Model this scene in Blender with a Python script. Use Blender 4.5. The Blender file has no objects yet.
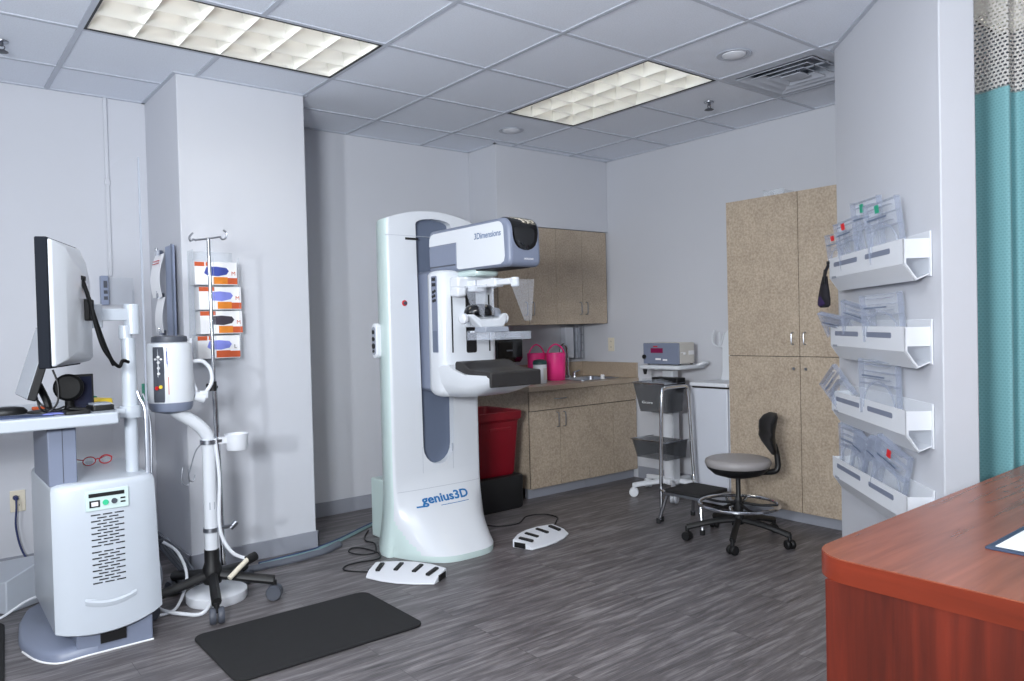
import bpy, bmesh, math, random
from mathutils import Vector, Matrix
from math import sin, cos, pi, radians
random.seed(7)
D = bpy.data
COL = bpy.context.scene.collection
W = {}
T = .6096
H = 2.68
X = Vector((1, 0, 0)); Y = Vector((0, 1, 0)); Z = Vector((0, 0, 1))

# ------------------------------------------------------------------ materials
def lin(c):
    return tuple(((v / 255) / 12.92 if v / 255 <= .04045 else ((v / 255 + .055) / 1.055) ** 2.4) for v in c)

def mat(name, rgb, rough=.5, metal=0., bump=0., bscale=200., var=0., vscale=8., emis=0., ecol=None, coat=0., spec=.5):
    m = D.materials.new(name); m.use_nodes = True
    nt = m.node_tree; N = nt.nodes; b = N['Principled BSDF']
    c = lin(rgb)
    b.inputs['Base Color'].default_value = (*c, 1)
    b.inputs['Roughness'].default_value = rough
    b.inputs['Metallic'].default_value = metal
    b.inputs['Coat Weight'].default_value = coat
    b.inputs['Specular IOR Level'].default_value = spec
    if emis:
        b.inputs['Emission Color'].default_value = (*lin(ecol or rgb), 1)
        b.inputs['Emission Strength'].default_value = emis
    tc = N.new('ShaderNodeTexCoord')
    if var:
        n = N.new('ShaderNodeTexNoise'); n.inputs['Scale'].default_value = vscale; n.inputs['Detail'].default_value = 5
        nt.links.new(tc.outputs['Object'], n.inputs['Vector'])
        r = N.new('ShaderNodeMapRange'); r.inputs[1].default_value = .3; r.inputs[2].default_value = .7
        r.inputs[3].default_value = 1 - var; r.inputs[4].default_value = 1 + var
        nt.links.new(n.outputs[0], r.inputs[0])
        mx = N.new('ShaderNodeVectorMath'); mx.operation = 'SCALE'
        mx.inputs[0].default_value = c
        nt.links.new(r.outputs[0], mx.inputs['Scale'])
        nt.links.new(mx.outputs[0], b.inputs['Base Color'])
    if bump:
        n = N.new('ShaderNodeTexNoise'); n.inputs['Scale'].default_value = bscale; n.inputs['Detail'].default_value = 3
        nt.links.new(tc.outputs['Object'], n.inputs['Vector'])
        bp = N.new('ShaderNodeBump'); bp.inputs['Strength'].default_value = bump; bp.inputs['Distance'].default_value = .002
        nt.links.new(n.outputs[0], bp.inputs['Height']); nt.links.new(bp.outputs[0], b.inputs['Normal'])
    return m

def clearmat(name, rgb=(235, 240, 248), a=.10, edge=.45, rough=.08):
    m = D.materials.new(name); m.use_nodes = True
    nt = m.node_tree; N = nt.nodes; b = N['Principled BSDF']; out = N['Material Output']
    b.inputs['Base Color'].default_value = (*lin(rgb), 1); b.inputs['Roughness'].default_value = rough
    t = N.new('ShaderNodeBsdfTransparent'); t.inputs[0].default_value = (.985, .99, .99, 1) if a > .05 else (1, 1, 1, 1)
    lw = N.new('ShaderNodeLayerWeight'); lw.inputs[0].default_value = .22
    r = N.new('ShaderNodeMapRange'); r.inputs[3].default_value = a; r.inputs[4].default_value = edge
    nt.links.new(lw.outputs['Facing'], r.inputs[0])
    mx = N.new('ShaderNodeMixShader')
    nt.links.new(r.outputs[0], mx.inputs[0]); nt.links.new(t.outputs[0], mx.inputs[1]); nt.links.new(b.outputs[0], mx.inputs[2])
    nt.links.new(mx.outputs[0], out.inputs[0])
    return m

def floor_mat():
    m = D.materials.new('grey_wood_plank_floor'); m.use_nodes = True
    nt = m.node_tree; N = nt.nodes; b = N['Principled BSDF']; L = nt.links.new
    tc = N.new('ShaderNodeTexCoord')
    br = N.new('ShaderNodeTexBrick'); br.inputs['Scale'].default_value = 1; br.inputs['Brick Width'].default_value = 1.22
    br.inputs['Row Height'].default_value = .152; br.inputs['Mortar Size'].default_value = .0012; br.offset = .37
    br.inputs['Color1'].default_value = (.1, .1, .1, 1); br.inputs['Color2'].default_value = (.9, .9, .9, 1); br.inputs['Mortar'].default_value = (0.2, 0.2, 0.2, 1)
    L(tc.outputs['Object'], br.inputs['Vector'])
    mp = N.new('ShaderNodeMapping'); mp.inputs['Scale'].default_value = (2.2, 20, 1)
    L(tc.outputs['Object'], mp.inputs[0])
    ad = N.new('ShaderNodeVectorMath'); ad.operation = 'ADD'
    sc = N.new('ShaderNodeVectorMath'); sc.operation = 'SCALE'; sc.inputs['Scale'].default_value = 9
    L(br.outputs['Color'], sc.inputs[0]); L(mp.outputs[0], ad.inputs[0]); L(sc.outputs[0], ad.inputs[1])
    n1 = N.new('ShaderNodeTexNoise'); n1.inputs['Scale'].default_value = 1.5; n1.inputs['Detail'].default_value = 8; n1.inputs['Roughness'].default_value = .62; n1.inputs['Distortion'].default_value = .5
    L(ad.outputs[0], n1.inputs['Vector'])
    mp2 = N.new('ShaderNodeMapping'); mp2.inputs['Scale'].default_value = (3, 120, 1); L(tc.outputs['Object'], mp2.inputs[0])
    n2 = N.new('ShaderNodeTexNoise'); n2.inputs['Scale'].default_value = 2; n2.inputs['Detail'].default_value = 4; L(mp2.outputs[0], n2.inputs['Vector'])
    ramp = N.new('ShaderNodeValToRGB'); e = ramp.color_ramp.elements
    e[0].position = .34; e[0].color = (*lin((64, 60, 62)), 1); e[1].position = .66; e[1].color = (*lin((142, 138, 139)), 1)
    k = e.new(.5); k.color = (*lin((98, 94, 96)), 1)
    mixv = N.new('ShaderNodeMix'); mixv.data_type = 'FLOAT'; mixv.inputs[0].default_value = .3
    L(n1.outputs[0], mixv.inputs[2]); L(n2.outputs[0], mixv.inputs[3]); L(mixv.outputs[0], ramp.inputs[0])
    # plank to plank shade
    mr = N.new('ShaderNodeMapRange'); mr.inputs[3].default_value = .95; mr.inputs[4].default_value = 1.05; L(br.outputs['Color'], mr.inputs[0])
    s2 = N.new('ShaderNodeVectorMath'); s2.operation = 'SCALE'; L(ramp.outputs[0], s2.inputs[0]); L(mr.outputs[0], s2.inputs['Scale'])
    mo = N.new('ShaderNodeMix'); mo.data_type = 'RGBA'; mo.inputs[7].default_value = (*lin((70, 66, 68)), 1)
    L(br.outputs['Fac'], mo.inputs[0]); L(s2.outputs[0], mo.inputs[6]); L(mo.outputs[2], b.inputs['Base Color'])
    b.inputs['Roughness'].default_value = .42
    bp = N.new('ShaderNodeBump'); bp.inputs['Strength'].default_value = .25; bp.inputs['Distance'].default_value = .002
    L(n2.outputs[0], bp.inputs['Height']); L(bp.outputs[0], b.inputs['Normal'])
    return m

def wood_mat(name, c1, c2, axis, rough=.35):
    m = D.materials.new(name); m.use_nodes = True
    nt = m.node_tree; N = nt.nodes; b = N['Principled BSDF']; L = nt.links.new
    tc = N.new('ShaderNodeTexCoord'); mp = N.new('ShaderNodeMapping')
    s = [22, 22, 22]; s[axis] = 1.6; mp.inputs['Scale'].default_value = s
    L(tc.outputs['Object'], mp.inputs[0])
    n = N.new('ShaderNodeTexNoise'); n.inputs['Scale'].default_value = 1.3; n.inputs['Detail'].default_value = 7; n.inputs['Distortion'].default_value = .6; n.inputs['Roughness'].default_value = .6
    L(mp.outputs[0], n.inputs['Vector'])
    mp3 = N.new('ShaderNodeMapping'); s3 = [5, 5, 5]; s3[axis] = 1.0; mp3.inputs['Scale'].default_value = s3; L(tc.outputs['Object'], mp3.inputs[0])
    n3 = N.new('ShaderNodeTexNoise'); n3.inputs['Scale'].default_value = 1; n3.inputs['Detail'].default_value = 3; L(mp3.outputs[0], n3.inputs['Vector'])
    mv = N.new('ShaderNodeMix'); mv.data_type = 'FLOAT'; mv.inputs[0].default_value = .45; L(n.outputs[0], mv.inputs[2]); L(n3.outputs[0], mv.inputs[3])
    r = N.new('ShaderNodeValToRGB'); e = r.color_ramp.elements
    e[0].position = .32; e[0].color = (*lin(c1), 1); e[1].position = .66; e[1].color = (*lin(c2), 1)
    L(mv.outputs[0], r.inputs[0]); L(r.outputs[0], b.inputs['Base Color']); b.inputs['Roughness'].default_value = rough
    return m

def laminate_mat():
    m = D.materials.new('speckled_beige_laminate'); m.use_nodes = True
    nt = m.node_tree; N = nt.nodes; b = N['Principled BSDF']; L = nt.links.new
    tc = N.new('ShaderNodeTexCoord')
    n = N.new('ShaderNodeTexNoise'); n.inputs['Scale'].default_value = 75; n.inputs['Detail'].default_value = 4; n.inputs['Roughness'].default_value = .65
    n2 = N.new('ShaderNodeTexNoise'); n2.inputs['Scale'].default_value = 9; n2.inputs['Detail'].default_value = 2
    L(tc.outputs['Object'], n.inputs['Vector']); L(tc.outputs['Object'], n2.inputs['Vector'])
    mv = N.new('ShaderNodeMix'); mv.data_type = 'FLOAT'; mv.inputs[0].default_value = .2; L(n.outputs[0], mv.inputs[2]); L(n2.outputs[0], mv.inputs[3])
    r = N.new('ShaderNodeValToRGB'); e = r.color_ramp.elements
    e[0].position = .33; e[0].color = (*lin((152, 136, 119)), 1); e[1].position = .66; e[1].color = (*lin((194, 179, 160)), 1)
    L(mv.outputs[0], r.inputs[0]); L(r.outputs[0], b.inputs['Base Color']); b.inputs['Roughness'].default_value = .45
    return m

def net_mat():
    m = D.materials.new('curtain_net'); m.use_nodes = True
    nt = m.node_tree; N = nt.nodes; b = N['Principled BSDF']; L = nt.links.new; out = N['Material Output']
    uv = N.new('ShaderNodeUVMap')
    mp = N.new('ShaderNodeMapping'); mp.inputs['Scale'].default_value = (1, 1, 1); L(uv.outputs[0], mp.inputs[0])
    br = N.new('ShaderNodeTexBrick'); br.inputs['Scale'].default_value = 1; br.inputs['Brick Width'].default_value = .019; br.inputs['Row Height'].default_value = .015
    br.inputs['Mortar Size'].default_value = .0038; br.inputs['Mortar Smooth'].default_value = .1
    L(mp.outputs[0], br.inputs['Vector'])
    b.inputs['Base Color'].default_value = (*lin((215, 212, 208)), 1); b.inputs['Roughness'].default_value = .8
    t = N.new('ShaderNodeBsdfTransparent'); mx = N.new('ShaderNodeMixShader')
    L(br.outputs['Fac'], mx.inputs[0]); L(t.outputs[0], mx.inputs[1]); L(b.outputs[0], mx.inputs[2]); L(mx.outputs[0], out.inputs[0])
    return m

def curtain_mat():
    m = D.materials.new('teal_curtain_fabric'); m.use_nodes = True
    nt = m.node_tree; N = nt.nodes; b = N['Principled BSDF']; L = nt.links.new
    uv = N.new('ShaderNodeUVMap')
    br = N.new('ShaderNodeTexBrick'); br.inputs['Scale'].default_value = 1; br.inputs['Brick Width'].default_value = .016; br.inputs['Row Height'].default_value = .011; br.inputs['Mortar Size'].default_value = .003
    br.inputs['Color1'].default_value = (*lin((122, 176, 182)), 1); br.inputs['Color2'].default_value = (*lin((119, 173, 179)), 1); br.inputs['Mortar'].default_value = (*lin((134, 188, 194)), 1)
    L(uv.outputs[0], br.inputs['Vector']); L(br.outputs['Color'], b.inputs['Base Color'])
    b.inputs['Roughness'].default_value = .7; b.inputs['Sheen Weight'].default_value = .2
    return m

M = {}
M['wall'] = mat('painted_wall', (200, 202, 209), .85, bump=.12, bscale=160, var=.01, vscale=2)
M['tile'] = mat('ceiling_tile', (232, 237, 247), .95, bump=.5, bscale=260, var=.05, vscale=160)
M['tbar'] = mat('ceiling_grid_metal', (194, 199, 210), .6)
M['floor'] = floor_mat()
M['base'] = mat('vinyl_baseboard', (146, 149, 159), .5)
M['white'] = mat('white_enamel', (214, 218, 224), .28, coat=.15)
M['white_dim'] = mat('white_enamel_dimmed', (190, 197, 206), .3, coat=.1)  # white enamel darkened in colour to offset strong light on the workstation
M['whitem'] = mat('white_plastic', (220, 223, 229), .45)
M['ivory'] = mat('ivory_plastic', (222, 214, 196), .5)
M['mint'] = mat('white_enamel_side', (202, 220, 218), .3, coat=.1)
M['bluegrey'] = mat('blue_grey_plastic', (122, 130, 150), .4)
M['slate'] = mat('slate_plastic', (98, 108, 128), .45)
M['grey'] = mat('grey_plastic', (150, 156, 168), .5)
M['dgrey'] = mat('dark_grey_plastic', (72, 76, 86), .5)
M['black'] = mat('black_plastic', (16, 16, 18), .5)
M['ink'] = mat('matt_black', (7, 7, 8), .6, spec=.2)
M['gloss'] = mat('black_glass', (6, 6, 8), .06, coat=.6)
M['carbon'] = mat('carbon_fibre', (44, 42, 42), .42, var=.12, vscale=60)
M['chrome'] = mat('chrome', (205, 208, 214), .16, metal=1)
M['steel'] = mat('brushed_steel', (168, 172, 180), .34, metal=1)
M['lam'] = laminate_mat()
M['counter'] = mat('counter_laminate', (172, 156, 138), .35, var=.1, vscale=90)
M['gap'] = mat('shadow_gap', (40, 34, 30), .8)
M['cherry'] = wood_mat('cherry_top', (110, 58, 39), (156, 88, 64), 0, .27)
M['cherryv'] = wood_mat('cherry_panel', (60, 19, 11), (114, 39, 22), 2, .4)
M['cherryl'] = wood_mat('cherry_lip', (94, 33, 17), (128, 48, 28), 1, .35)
M['mat'] = mat('rubber_mat', (22, 22, 24), .85, bump=.5, bscale=400, var=.12, vscale=40)
M['rubber'] = mat('black_rubber', (28, 28, 30), .75, bump=.3, bscale=300)
M['clear'] = clearmat('clear_acrylic')
M['clear2'] = clearmat('clear_acrylic_hazy', (228, 233, 246), .07, .42, .08)
M['shield'] = clearmat('lead_glass_shield', (230, 234, 240), .012, .05, .03)
M['smokeb'] = clearmat('smoked_clear_acrylic', (84, 86, 90), .42, .8, .15)
M['smoke'] = clearmat('smoked_acrylic', (104, 106, 110), .66, .92, .15)
M['red'] = mat('red_bin_plastic', (128, 10, 28), .4)
M['pink'] = mat('pink_plastic', (255, 62, 146), .35)
M['green'] = mat('green_plastic', (30, 140, 110), .5)
M['teal'] = mat('dark_teal_lid', (28, 66, 64), .4)
M['yellow'] = mat('yellow_wrap', (236, 204, 60), .5)
M['orange'] = mat('orange_card', (222, 130, 36), .6)
M['rust'] = mat('rust_orange_card', (196, 86, 44), .6)
M['card'] = mat('white_card', (238, 238, 240), .7)
M['blue'] = mat('blue_print', (58, 74, 158), .6)
M['lilac'] = mat('lilac_print', (128, 136, 216), .6)
M['navy'] = mat('navy_print', (40, 50, 96), .5)
M['char'] = mat('charcoal_print', (60, 52, 64), .6)
M['paper'] = mat('paper', (244, 245, 248), .8)
M['seat'] = mat('grey_vinyl', (150, 146, 146), .42, bump=.1, bscale=120)
M['logo'] = mat('blue_lettering', (6, 104, 168), .5)
M['logod'] = mat('navy_lettering', (36, 78, 126), .5)
M['tube'] = mat('fluorescent_tube', (255, 255, 255), .5, emis=10, ecol=(255, 250, 240))
M['louv'] = mat('louver_aluminium', (226, 226, 222), .3, metal=.55)
M['refl'] = mat('white_reflector', (240, 240, 238), .6)
M['dlens'] = mat('downlight_lens', (225, 228, 235), .35)
M['led'] = mat('red_led_display', (90, 10, 60), .3, emis=.12, ecol=(200, 20, 90))
M['ledg'] = mat('green_lit_button', (60, 190, 140), .4)
M['rim'] = clearmat('clear_acrylic_edge', (168, 176, 196), .26, .75, .12)
M['net'] = net_mat(); M['curtain'] = curtain_mat()
M['mitt'] = mat('black_fabric', (20, 18, 26), .8)
M['purple'] = mat('purple_fabric', (44, 26, 74), .7)
M['bcable'] = mat('blue_cable', (38, 60, 104), .5)
M['gcable'] = mat('grey_green_cable', (120, 146, 148), .5)
M['conduit'] = mat('grey_conduit', (96, 100, 110), .6)
M['screen'] = mat('dark_screen', (30, 34, 52), .12, var=.5, vscale=14)
M['screeng'] = mat('grey_screen', (172, 178, 186), .25)
M['bezel'] = mat('monitor_bezel', (24, 28, 36), .75, spec=.15)
M['seam'] = mat('panel_seam', (176, 182, 192), .5)
M['casing'] = mat('light_grey_casing', (184, 190, 200), .5)
M['beige'] = mat('beige_casing', (206, 202, 196), .5)
M['redp'] = mat('red_plastic', (200, 34, 40), .4)
M['clipb'] = mat('navy_clipboard', (52, 66, 92), .5)
M['alu'] = mat('grey_board', (138, 148, 172), .45)
M['fridge'] = mat('white_cabinet', (206, 210, 220), .4)

# ------------------------------------------------------------------ mesh builder
class B:
    def __init__(s):
        s.bm = bmesh.new(); s.mi = 0
    def _faces(s, fs):
        for f in fs: f.material_index = s.mi
    def box(s, x0, x1, y0, y1, z0, z1, rot=None):
        v = [s.bm.verts.new((x, y, z)) for x in (x0, x1) for y in (y0, y1) for z in (z0, z1)]
        if rot: bmesh.ops.transform(s.bm, matrix=rot, verts=v)
        q = [(0, 1, 3, 2), (4, 6, 7, 5), (0, 4, 5, 1), (2, 3, 7, 6), (0, 2, 6, 4), (1, 5, 7, 3)]
        s._faces([s.bm.faces.new([v[i] for i in a]) for a in q]); return s
    def hexa(s, p):  # 8 points: bottom 4 (ccw), top 4
        v = [s.bm.verts.new(a) for a in p]
        s._faces([s.bm.faces.new([v[i] for i in a]) for a in ((3, 2, 1, 0), (4, 5, 6, 7), (0, 1, 5, 4), (1, 2, 6, 5), (2, 3, 7, 6), (3, 0, 4, 7))]); return s
    def rings(s, rs, cap0=True, cap1=True, closed=False):
        V = [[s.bm.verts.new(p) for p in r] for r in rs]
        n = len(V[0]); fs = []
        R = len(V)
        for i in range(R if closed else R - 1):
            a, b = V[i], V[(i + 1) % R]
            for j in range(n):
                k = (j + 1) % n
                try: fs.append(s.bm.faces.new((a[j], a[k], b[k], b[j])))
                except ValueError: pass
        if not closed:
            if cap0: fs.append(s.bm.faces.new(V[0][::-1]))
            if cap1: fs.append(s.bm.faces.new(V[-1]))
        s._faces(fs); return s
    def cyl(s, p0, p1, r, r2=None, seg=20):
        p0 = Vector(p0); p1 = Vector(p1); d = (p1 - p0).normalized()
        u = d.orthogonal().normalized(); w = d.cross(u)
        r2 = r if r2 is None else r2
        return s.rings([[p + (u * cos(2 * pi * i / seg) + w * sin(2 * pi * i / seg)) * q for i in range(seg)] for p, q in ((p0, r), (p1, r2))])
    def lathe(s, prof, c=(0, 0, 0), axis=Z, seg=28):
        c = Vector(c); d = Vector(axis).normalized(); u = d.orthogonal().normalized(); w = d.cross(u)
        return s.rings([[c + d * z + (u * cos(2 * pi * i / seg) + w * sin(2 * pi * i / seg)) * max(r, 1e-4) for i in range(seg)] for r, z in prof])
    def tube(s, pts, r, seg=8, smooth=0, closed=False, flat=1.):
        P = [Vector(p) for p in pts]
        if smooth:
            Q = []; n = len(P)
            rng = range(n) if closed else range(n - 1)
            for i in rng:
                g = (lambda k: P[k % n]) if closed else (lambda k: P[min(max(k, 0), n - 1)])
                a, b, c, d = g(i - 1), g(i), g(i + 1), g(i + 2)
                for t in range(smooth):
                    t /= smooth
                    Q.append(.5 * ((2 * b) + (c - a) * t + (2 * a - 5 * b + 4 * c - d) * t * t + (3 * b - a - 3 * c + d) * t ** 3))
            if not closed: Q.append(P[-1])
            P = Q
        n = len(P); rs = []; u = None
        for i, p in enumerate(P):
            if closed: d = (P[(i + 1) % n] - P[i - 1])
            else: d = P[min(i + 1, n - 1)] - P[max(i - 1, 0)]
            d.normalize()
            if u is None: u = d.orthogonal().normalized()
            else:
                u = u - d * u.dot(d); u = u.normalized() if u.length > 1e-5 else d.orthogonal().normalized()
            w = d.cross(u)
            rs.append([p + (u * cos(2 * pi * k / seg) + w * sin(2 * pi * k / seg) * flat) * r for k in range(seg)])
        return s.rings(rs, closed=closed)
    def prism(s, poly, a, b, plane='xy', rot=None):
        f = {'xy': lambda p, t: (p[0], p[1], t), 'xz': lambda p, t: (p[0], t, p[1]), 'yz': lambda p, t: (t, p[0], p[1])}[plane]
        vs0 = [Vector(f(p, a)) for p in poly]; vs1 = [Vector(f(p, b)) for p in poly]
        if rot: vs0 = [rot @ v for v in vs0]; vs1 = [rot @ v for v in vs1]
        return s.rings([vs0, vs1])
    def plate(s, poly, thick, o, u, v):   # polygon in a local plane frame, thickness along normal
        o = Vector(o); u = Vector(u).normalized(); v = Vector(v).normalized(); n = u.cross(v)
        return s.rings([[o + u * a + v * b + n * t for a, b in poly] for t in (0, thick)])

def rrect(x0, x1, y0, y1, r, n=5):
    o = []
    for cx, cy, a in ((x1 - r, y0 + r, -90), (x1 - r, y1 - r, 0), (x0 + r, y1 - r, 90), (x0 + r, y0 + r, 180)):
        for i in range(n + 1):
            t = radians(a + 90 * i / n); o.append((cx + r * cos(t), cy + r * sin(t)))
    return o

def mk(name, b, m, parent=None, bev=0., seg=2, smooth=35, local=False, recalc=True, **tags):
    if recalc: bmesh.ops.recalc_face_normals(b.bm, faces=b.bm.faces)
    me = D.meshes.new(name); b.bm.to_mesh(me); b.bm.free()
    for k in (m if isinstance(m, (list, tuple)) else [m]): me.materials.append(M[k])
    if smooth:
        for p in me.polygons: p.use_smooth = True
        me.set_sharp_from_angle(angle=radians(smooth))
    o = D.objects.new(name, me); COL.objects.link(o)
    if bev:
        q = o.modifiers.new('bevel', 'BEVEL'); q.width = bev; q.segments = seg; q.limit_method = 'ANGLE'; q.angle_limit = radians(38)
        q.use_clamp_overlap = True; q.harden_normals = False
    if parent:
        o.parent = parent
        if local: W[o] = W[parent].copy()
        else:
            o.matrix_parent_inverse = W[parent].inverted(); W[o] = Matrix()
    else: W[o] = Matrix()
    for k, v in tags.items(): o[k] = v
    return o

def thing(name, label, cat, loc, rotz=0., group=None):
    o = D.objects.new(name, None); COL.objects.link(o)
    o.location = loc; o.rotation_euler = (0, 0, rotz); o.empty_display_size = .05
    o['label'] = label; o['category'] = cat
    if group: o['group'] = group
    W[o] = Matrix.Translation(loc) @ Matrix.Rotation(rotz, 4, 'Z')
    return o

def tag(o, label, cat, group=None):
    o['label'] = label; o['category'] = cat
    if group: o['group'] = group
    return o

def struct(name, b, m, **k):
    o = mk(name, b, m, **k); o['kind'] = 'structure'; return o

def cut(o, b):
    """subtract the solid b from the mesh object o and keep the result as plain mesh"""
    bmesh.ops.recalc_face_normals(b.bm, faces=b.bm.faces)
    me = D.meshes.new('cutter'); b.bm.to_mesh(me); b.bm.free()
    c = D.objects.new('cutter', me); COL.objects.link(c)
    mods = [(q.type, q.width, q.segments) for q in o.modifiers]
    for q in list(o.modifiers): o.modifiers.remove(q)
    par, inv = o.parent, o.matrix_parent_inverse.copy()
    o.parent = None
    md = o.modifiers.new('cut', 'BOOLEAN'); md.operation = 'DIFFERENCE'; md.object = c; md.solver = 'EXACT'
    bpy.context.view_layer.update()
    dg = bpy.context.evaluated_depsgraph_get()
    new = D.meshes.new_from_object(o.evaluated_get(dg))
    o.modifiers.clear(); o.data = new
    for p in new.polygons: p.use_smooth = True
    new.set_sharp_from_angle(angle=radians(35))
    o.parent = par; o.matrix_parent_inverse = inv
    for t, w, sg in mods:
        q = o.modifiers.new('bevel', 'BEVEL'); q.width = w; q.segments = sg; q.limit_method = 'ANGLE'; q.angle_limit = radians(38)
    D.objects.remove(c, do_unlink=True)
    return o

def text(body, size, font_shear=0., spacing=1., bold=0.):
    cu = D.curves.new('txt', 'FONT'); cu.body = body; cu.size = size; cu.extrude = .0006; cu.shear = font_shear
    cu.space_character = spacing; cu.offset = bold; cu.resolution_u = 3
    o = D.objects.new('txt', cu); COL.objects.link(o)
    bpy.context.view_layer.update()
    me = D.meshes.new_from_object(o.evaluated_get(bpy.context.evaluated_depsgraph_get()))
    vs = [v.co.copy() for v in me.vertices]; fs = [tuple(p.vertices) for p in me.polygons]
    D.objects.remove(o, do_unlink=True); D.curves.remove(cu); D.meshes.remove(me)
    return vs, fs

def lettering(name, body, size, fn, m, parent, shear=0., width=None, **k):
    vs, fs = text(body, size, shear, **k)
    x0 = min(v.x for v in vs); x1 = max(v.x for v in vs)
    s = (width / (x1 - x0)) if width else 1
    b = B(); V = [b.bm.verts.new(fn((v.x - x0) * s, v.y, v.z)) for v in vs]
    for f in fs:
        try: b.bm.faces.new([V[i] for i in f])
        except ValueError: pass
    return mk(name, b, m, parent, smooth=0)

def copy_tree(o, parent=None):
    c = o.copy(); COL.objects.link(c)
    if parent: c.parent = parent
    for ch in list(o.children): copy_tree(ch, c)
    return c

def caster(b, p, r=.028, w=.022, ang=0.):
    """twin wheel caster wheels, resting on the floor below p"""
    d = Vector((cos(ang), sin(ang), 0))
    for s in (-1, 1):
        c = Vector((p[0], p[1], r)) + d * s * w * .55
        b.lathe([(r * .5, -w * .4), (r * .9, -w * .42), (r, -w * .25), (r, w * .25), (r * .9, w * .42), (r * .5, w * .4)], c, d, 18)

# ================================================================== SETTING
YB, YL, XR = 2.27, 2.27, 1.66
b = B(); b.box(-8, XR + .1, -7, YL + .1, -.06, 0); struct('floor', b, 'floor', smooth=0)
# ceiling: tiles and the grid that carries them
holes = {(-4, 1), (-3, 1), (0, 0), (0, 1), (1, -1), (1, -3), (1, -4)}
b = B()
for i in range(-13, 3):
    for j in range(-12, 4):
        if (i, j) in holes: continue
        x0, x1, y0, y1 = i * T + .013, min((i + 1) * T - .013, XR), j * T + .013, min((j + 1) * T - .013, YL)
        if x1 <= x0 or y1 <= y0: continue
        b.box(x0, x1, y0, y1, H + .002, H + .016)
b.mi = 1
for i in range(-13, 3):
    for j in range(-12, 4):
        if (i, j) in ((-3, 1),):
            b.box(i * T - .012, i * T + .012, j * T - .012, j * T + .012, H - .003, H + .02); continue
        b.box(i * T - .012, i * T + .012, j * T - .012, min((j + 1) * T - .012, YL), H - .003, H + .02)
for j in range(-12, 4):
    for i in range(-13, 3):
        if (i, j) in ((0, 1), (1, -3)): continue
        b.box(i * T + .012, min((i + 1) * T - .012, XR), j * T - .012, j * T + .012, H - .0025, H + .02)
b.mi = 0
b.box(-8.1, XR + .2, -7.4, YL + .2, H + .16, H + .2)
struct('ceiling', b, ['tile', 'tbar'], smooth=0)
b = B(); b.box(-8.1, -1.9, YL, YL + .12, 0, H + .16); struct('wall_left', b, 'wall', smooth=0)
b = B(); b.box(-1.9, XR + .1, YB, YB + .12, 0, H + .16); struct('wall_back', b, 'wall', smooth=0)
b = B(); b.box(.455, XR, 1.92, YB, 2.075, H + .1); struct('wall_soffit', b, 'wall', bev=.004)
b = B(); b.box(-1.93, -1.215, 1.6, YL + .1, 0, H + .1); struct('wall_column', b, 'wall', bev=.006)
b = B(); b.box(XR, XR + .12, -7, YB + .1, 0, H + .16); struct('wall_right', b, 'wall', smooth=0)
b = B(); b.box(-8.12, -8, -7, YL + .1, 0, H + .16); struct('wall_far_left', b, 'wall', smooth=0)
b = B(); b.box(-8.1, XR + .1, -7.12, -7, 0, H + .16); struct('wall_front', b, 'wall', smooth=0)
# 45 degree partition beside the tall cabinet
e = (.705, -.644); k = 2 ** -.5
a1 = (e[0] - 1.195 * k, e[1] - 1.195 * k); a2 = (a1[0] + .124 * k, a1[1] - .124 * k)
b = B(); b.prism([e, a1, a2, (e[0] + .05, e[1] - .124), (XR, e[1] - .124), (XR, e[1])], 0, H + .1); struct('wall_partition', b, 'wall', bev=.005)
b = B(); b.box(-1.214, .50, YB - .012, YB, 0, .1); struct('baseboard_back', b, 'base', bev=.003)
b = B(); b.box(-8, -1.935, YL - .012, YL, 0, .1); struct('baseboard_left', b, 'base', bev=.003)
b = B(); b.box(-1.942, -1.203, 1.588, 1.6, 0, .1).box(-1.942, -1.93, 1.588, YL, 0, .1).box(-1.215, -1.203, 1.588, YB, 0, .1)
struct('baseboard_column', b, 'base', bev=.003)
b = B(); b.box(XR - .012, XR, .74, 1.62, 0, .1); struct('baseboard_right', b, 'base', bev=.003)
# perimeter angle of the ceiling
b = B()
for x0, x1, y0, y1 in ((-8, -1.93, YL - .022, YL), (-1.95, -1.93, 1.6, YL), (-1.95, -1.195, 1.58, 1.6), (-1.215, -1.195, 1.6, YB), (-1.2, .455, YB - .022, YB),
                       (.435, .455, 1.9, YB), (.435, XR, 1.9, 1.92), (XR - .022, XR, -.64, 1.92)):
    b.box(x0, x1, y0, y1, H - .0035, H + .002)
R45 = Matrix.Translation((e[0], e[1], 0)) @ Matrix.Rotation(radians(225), 4, 'Z')
b.box(0, 1.195, -.022, 0, H - .0035, H + .002, rot=R45)
struct('trim_1', b, 'tbar', smooth=0)

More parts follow.
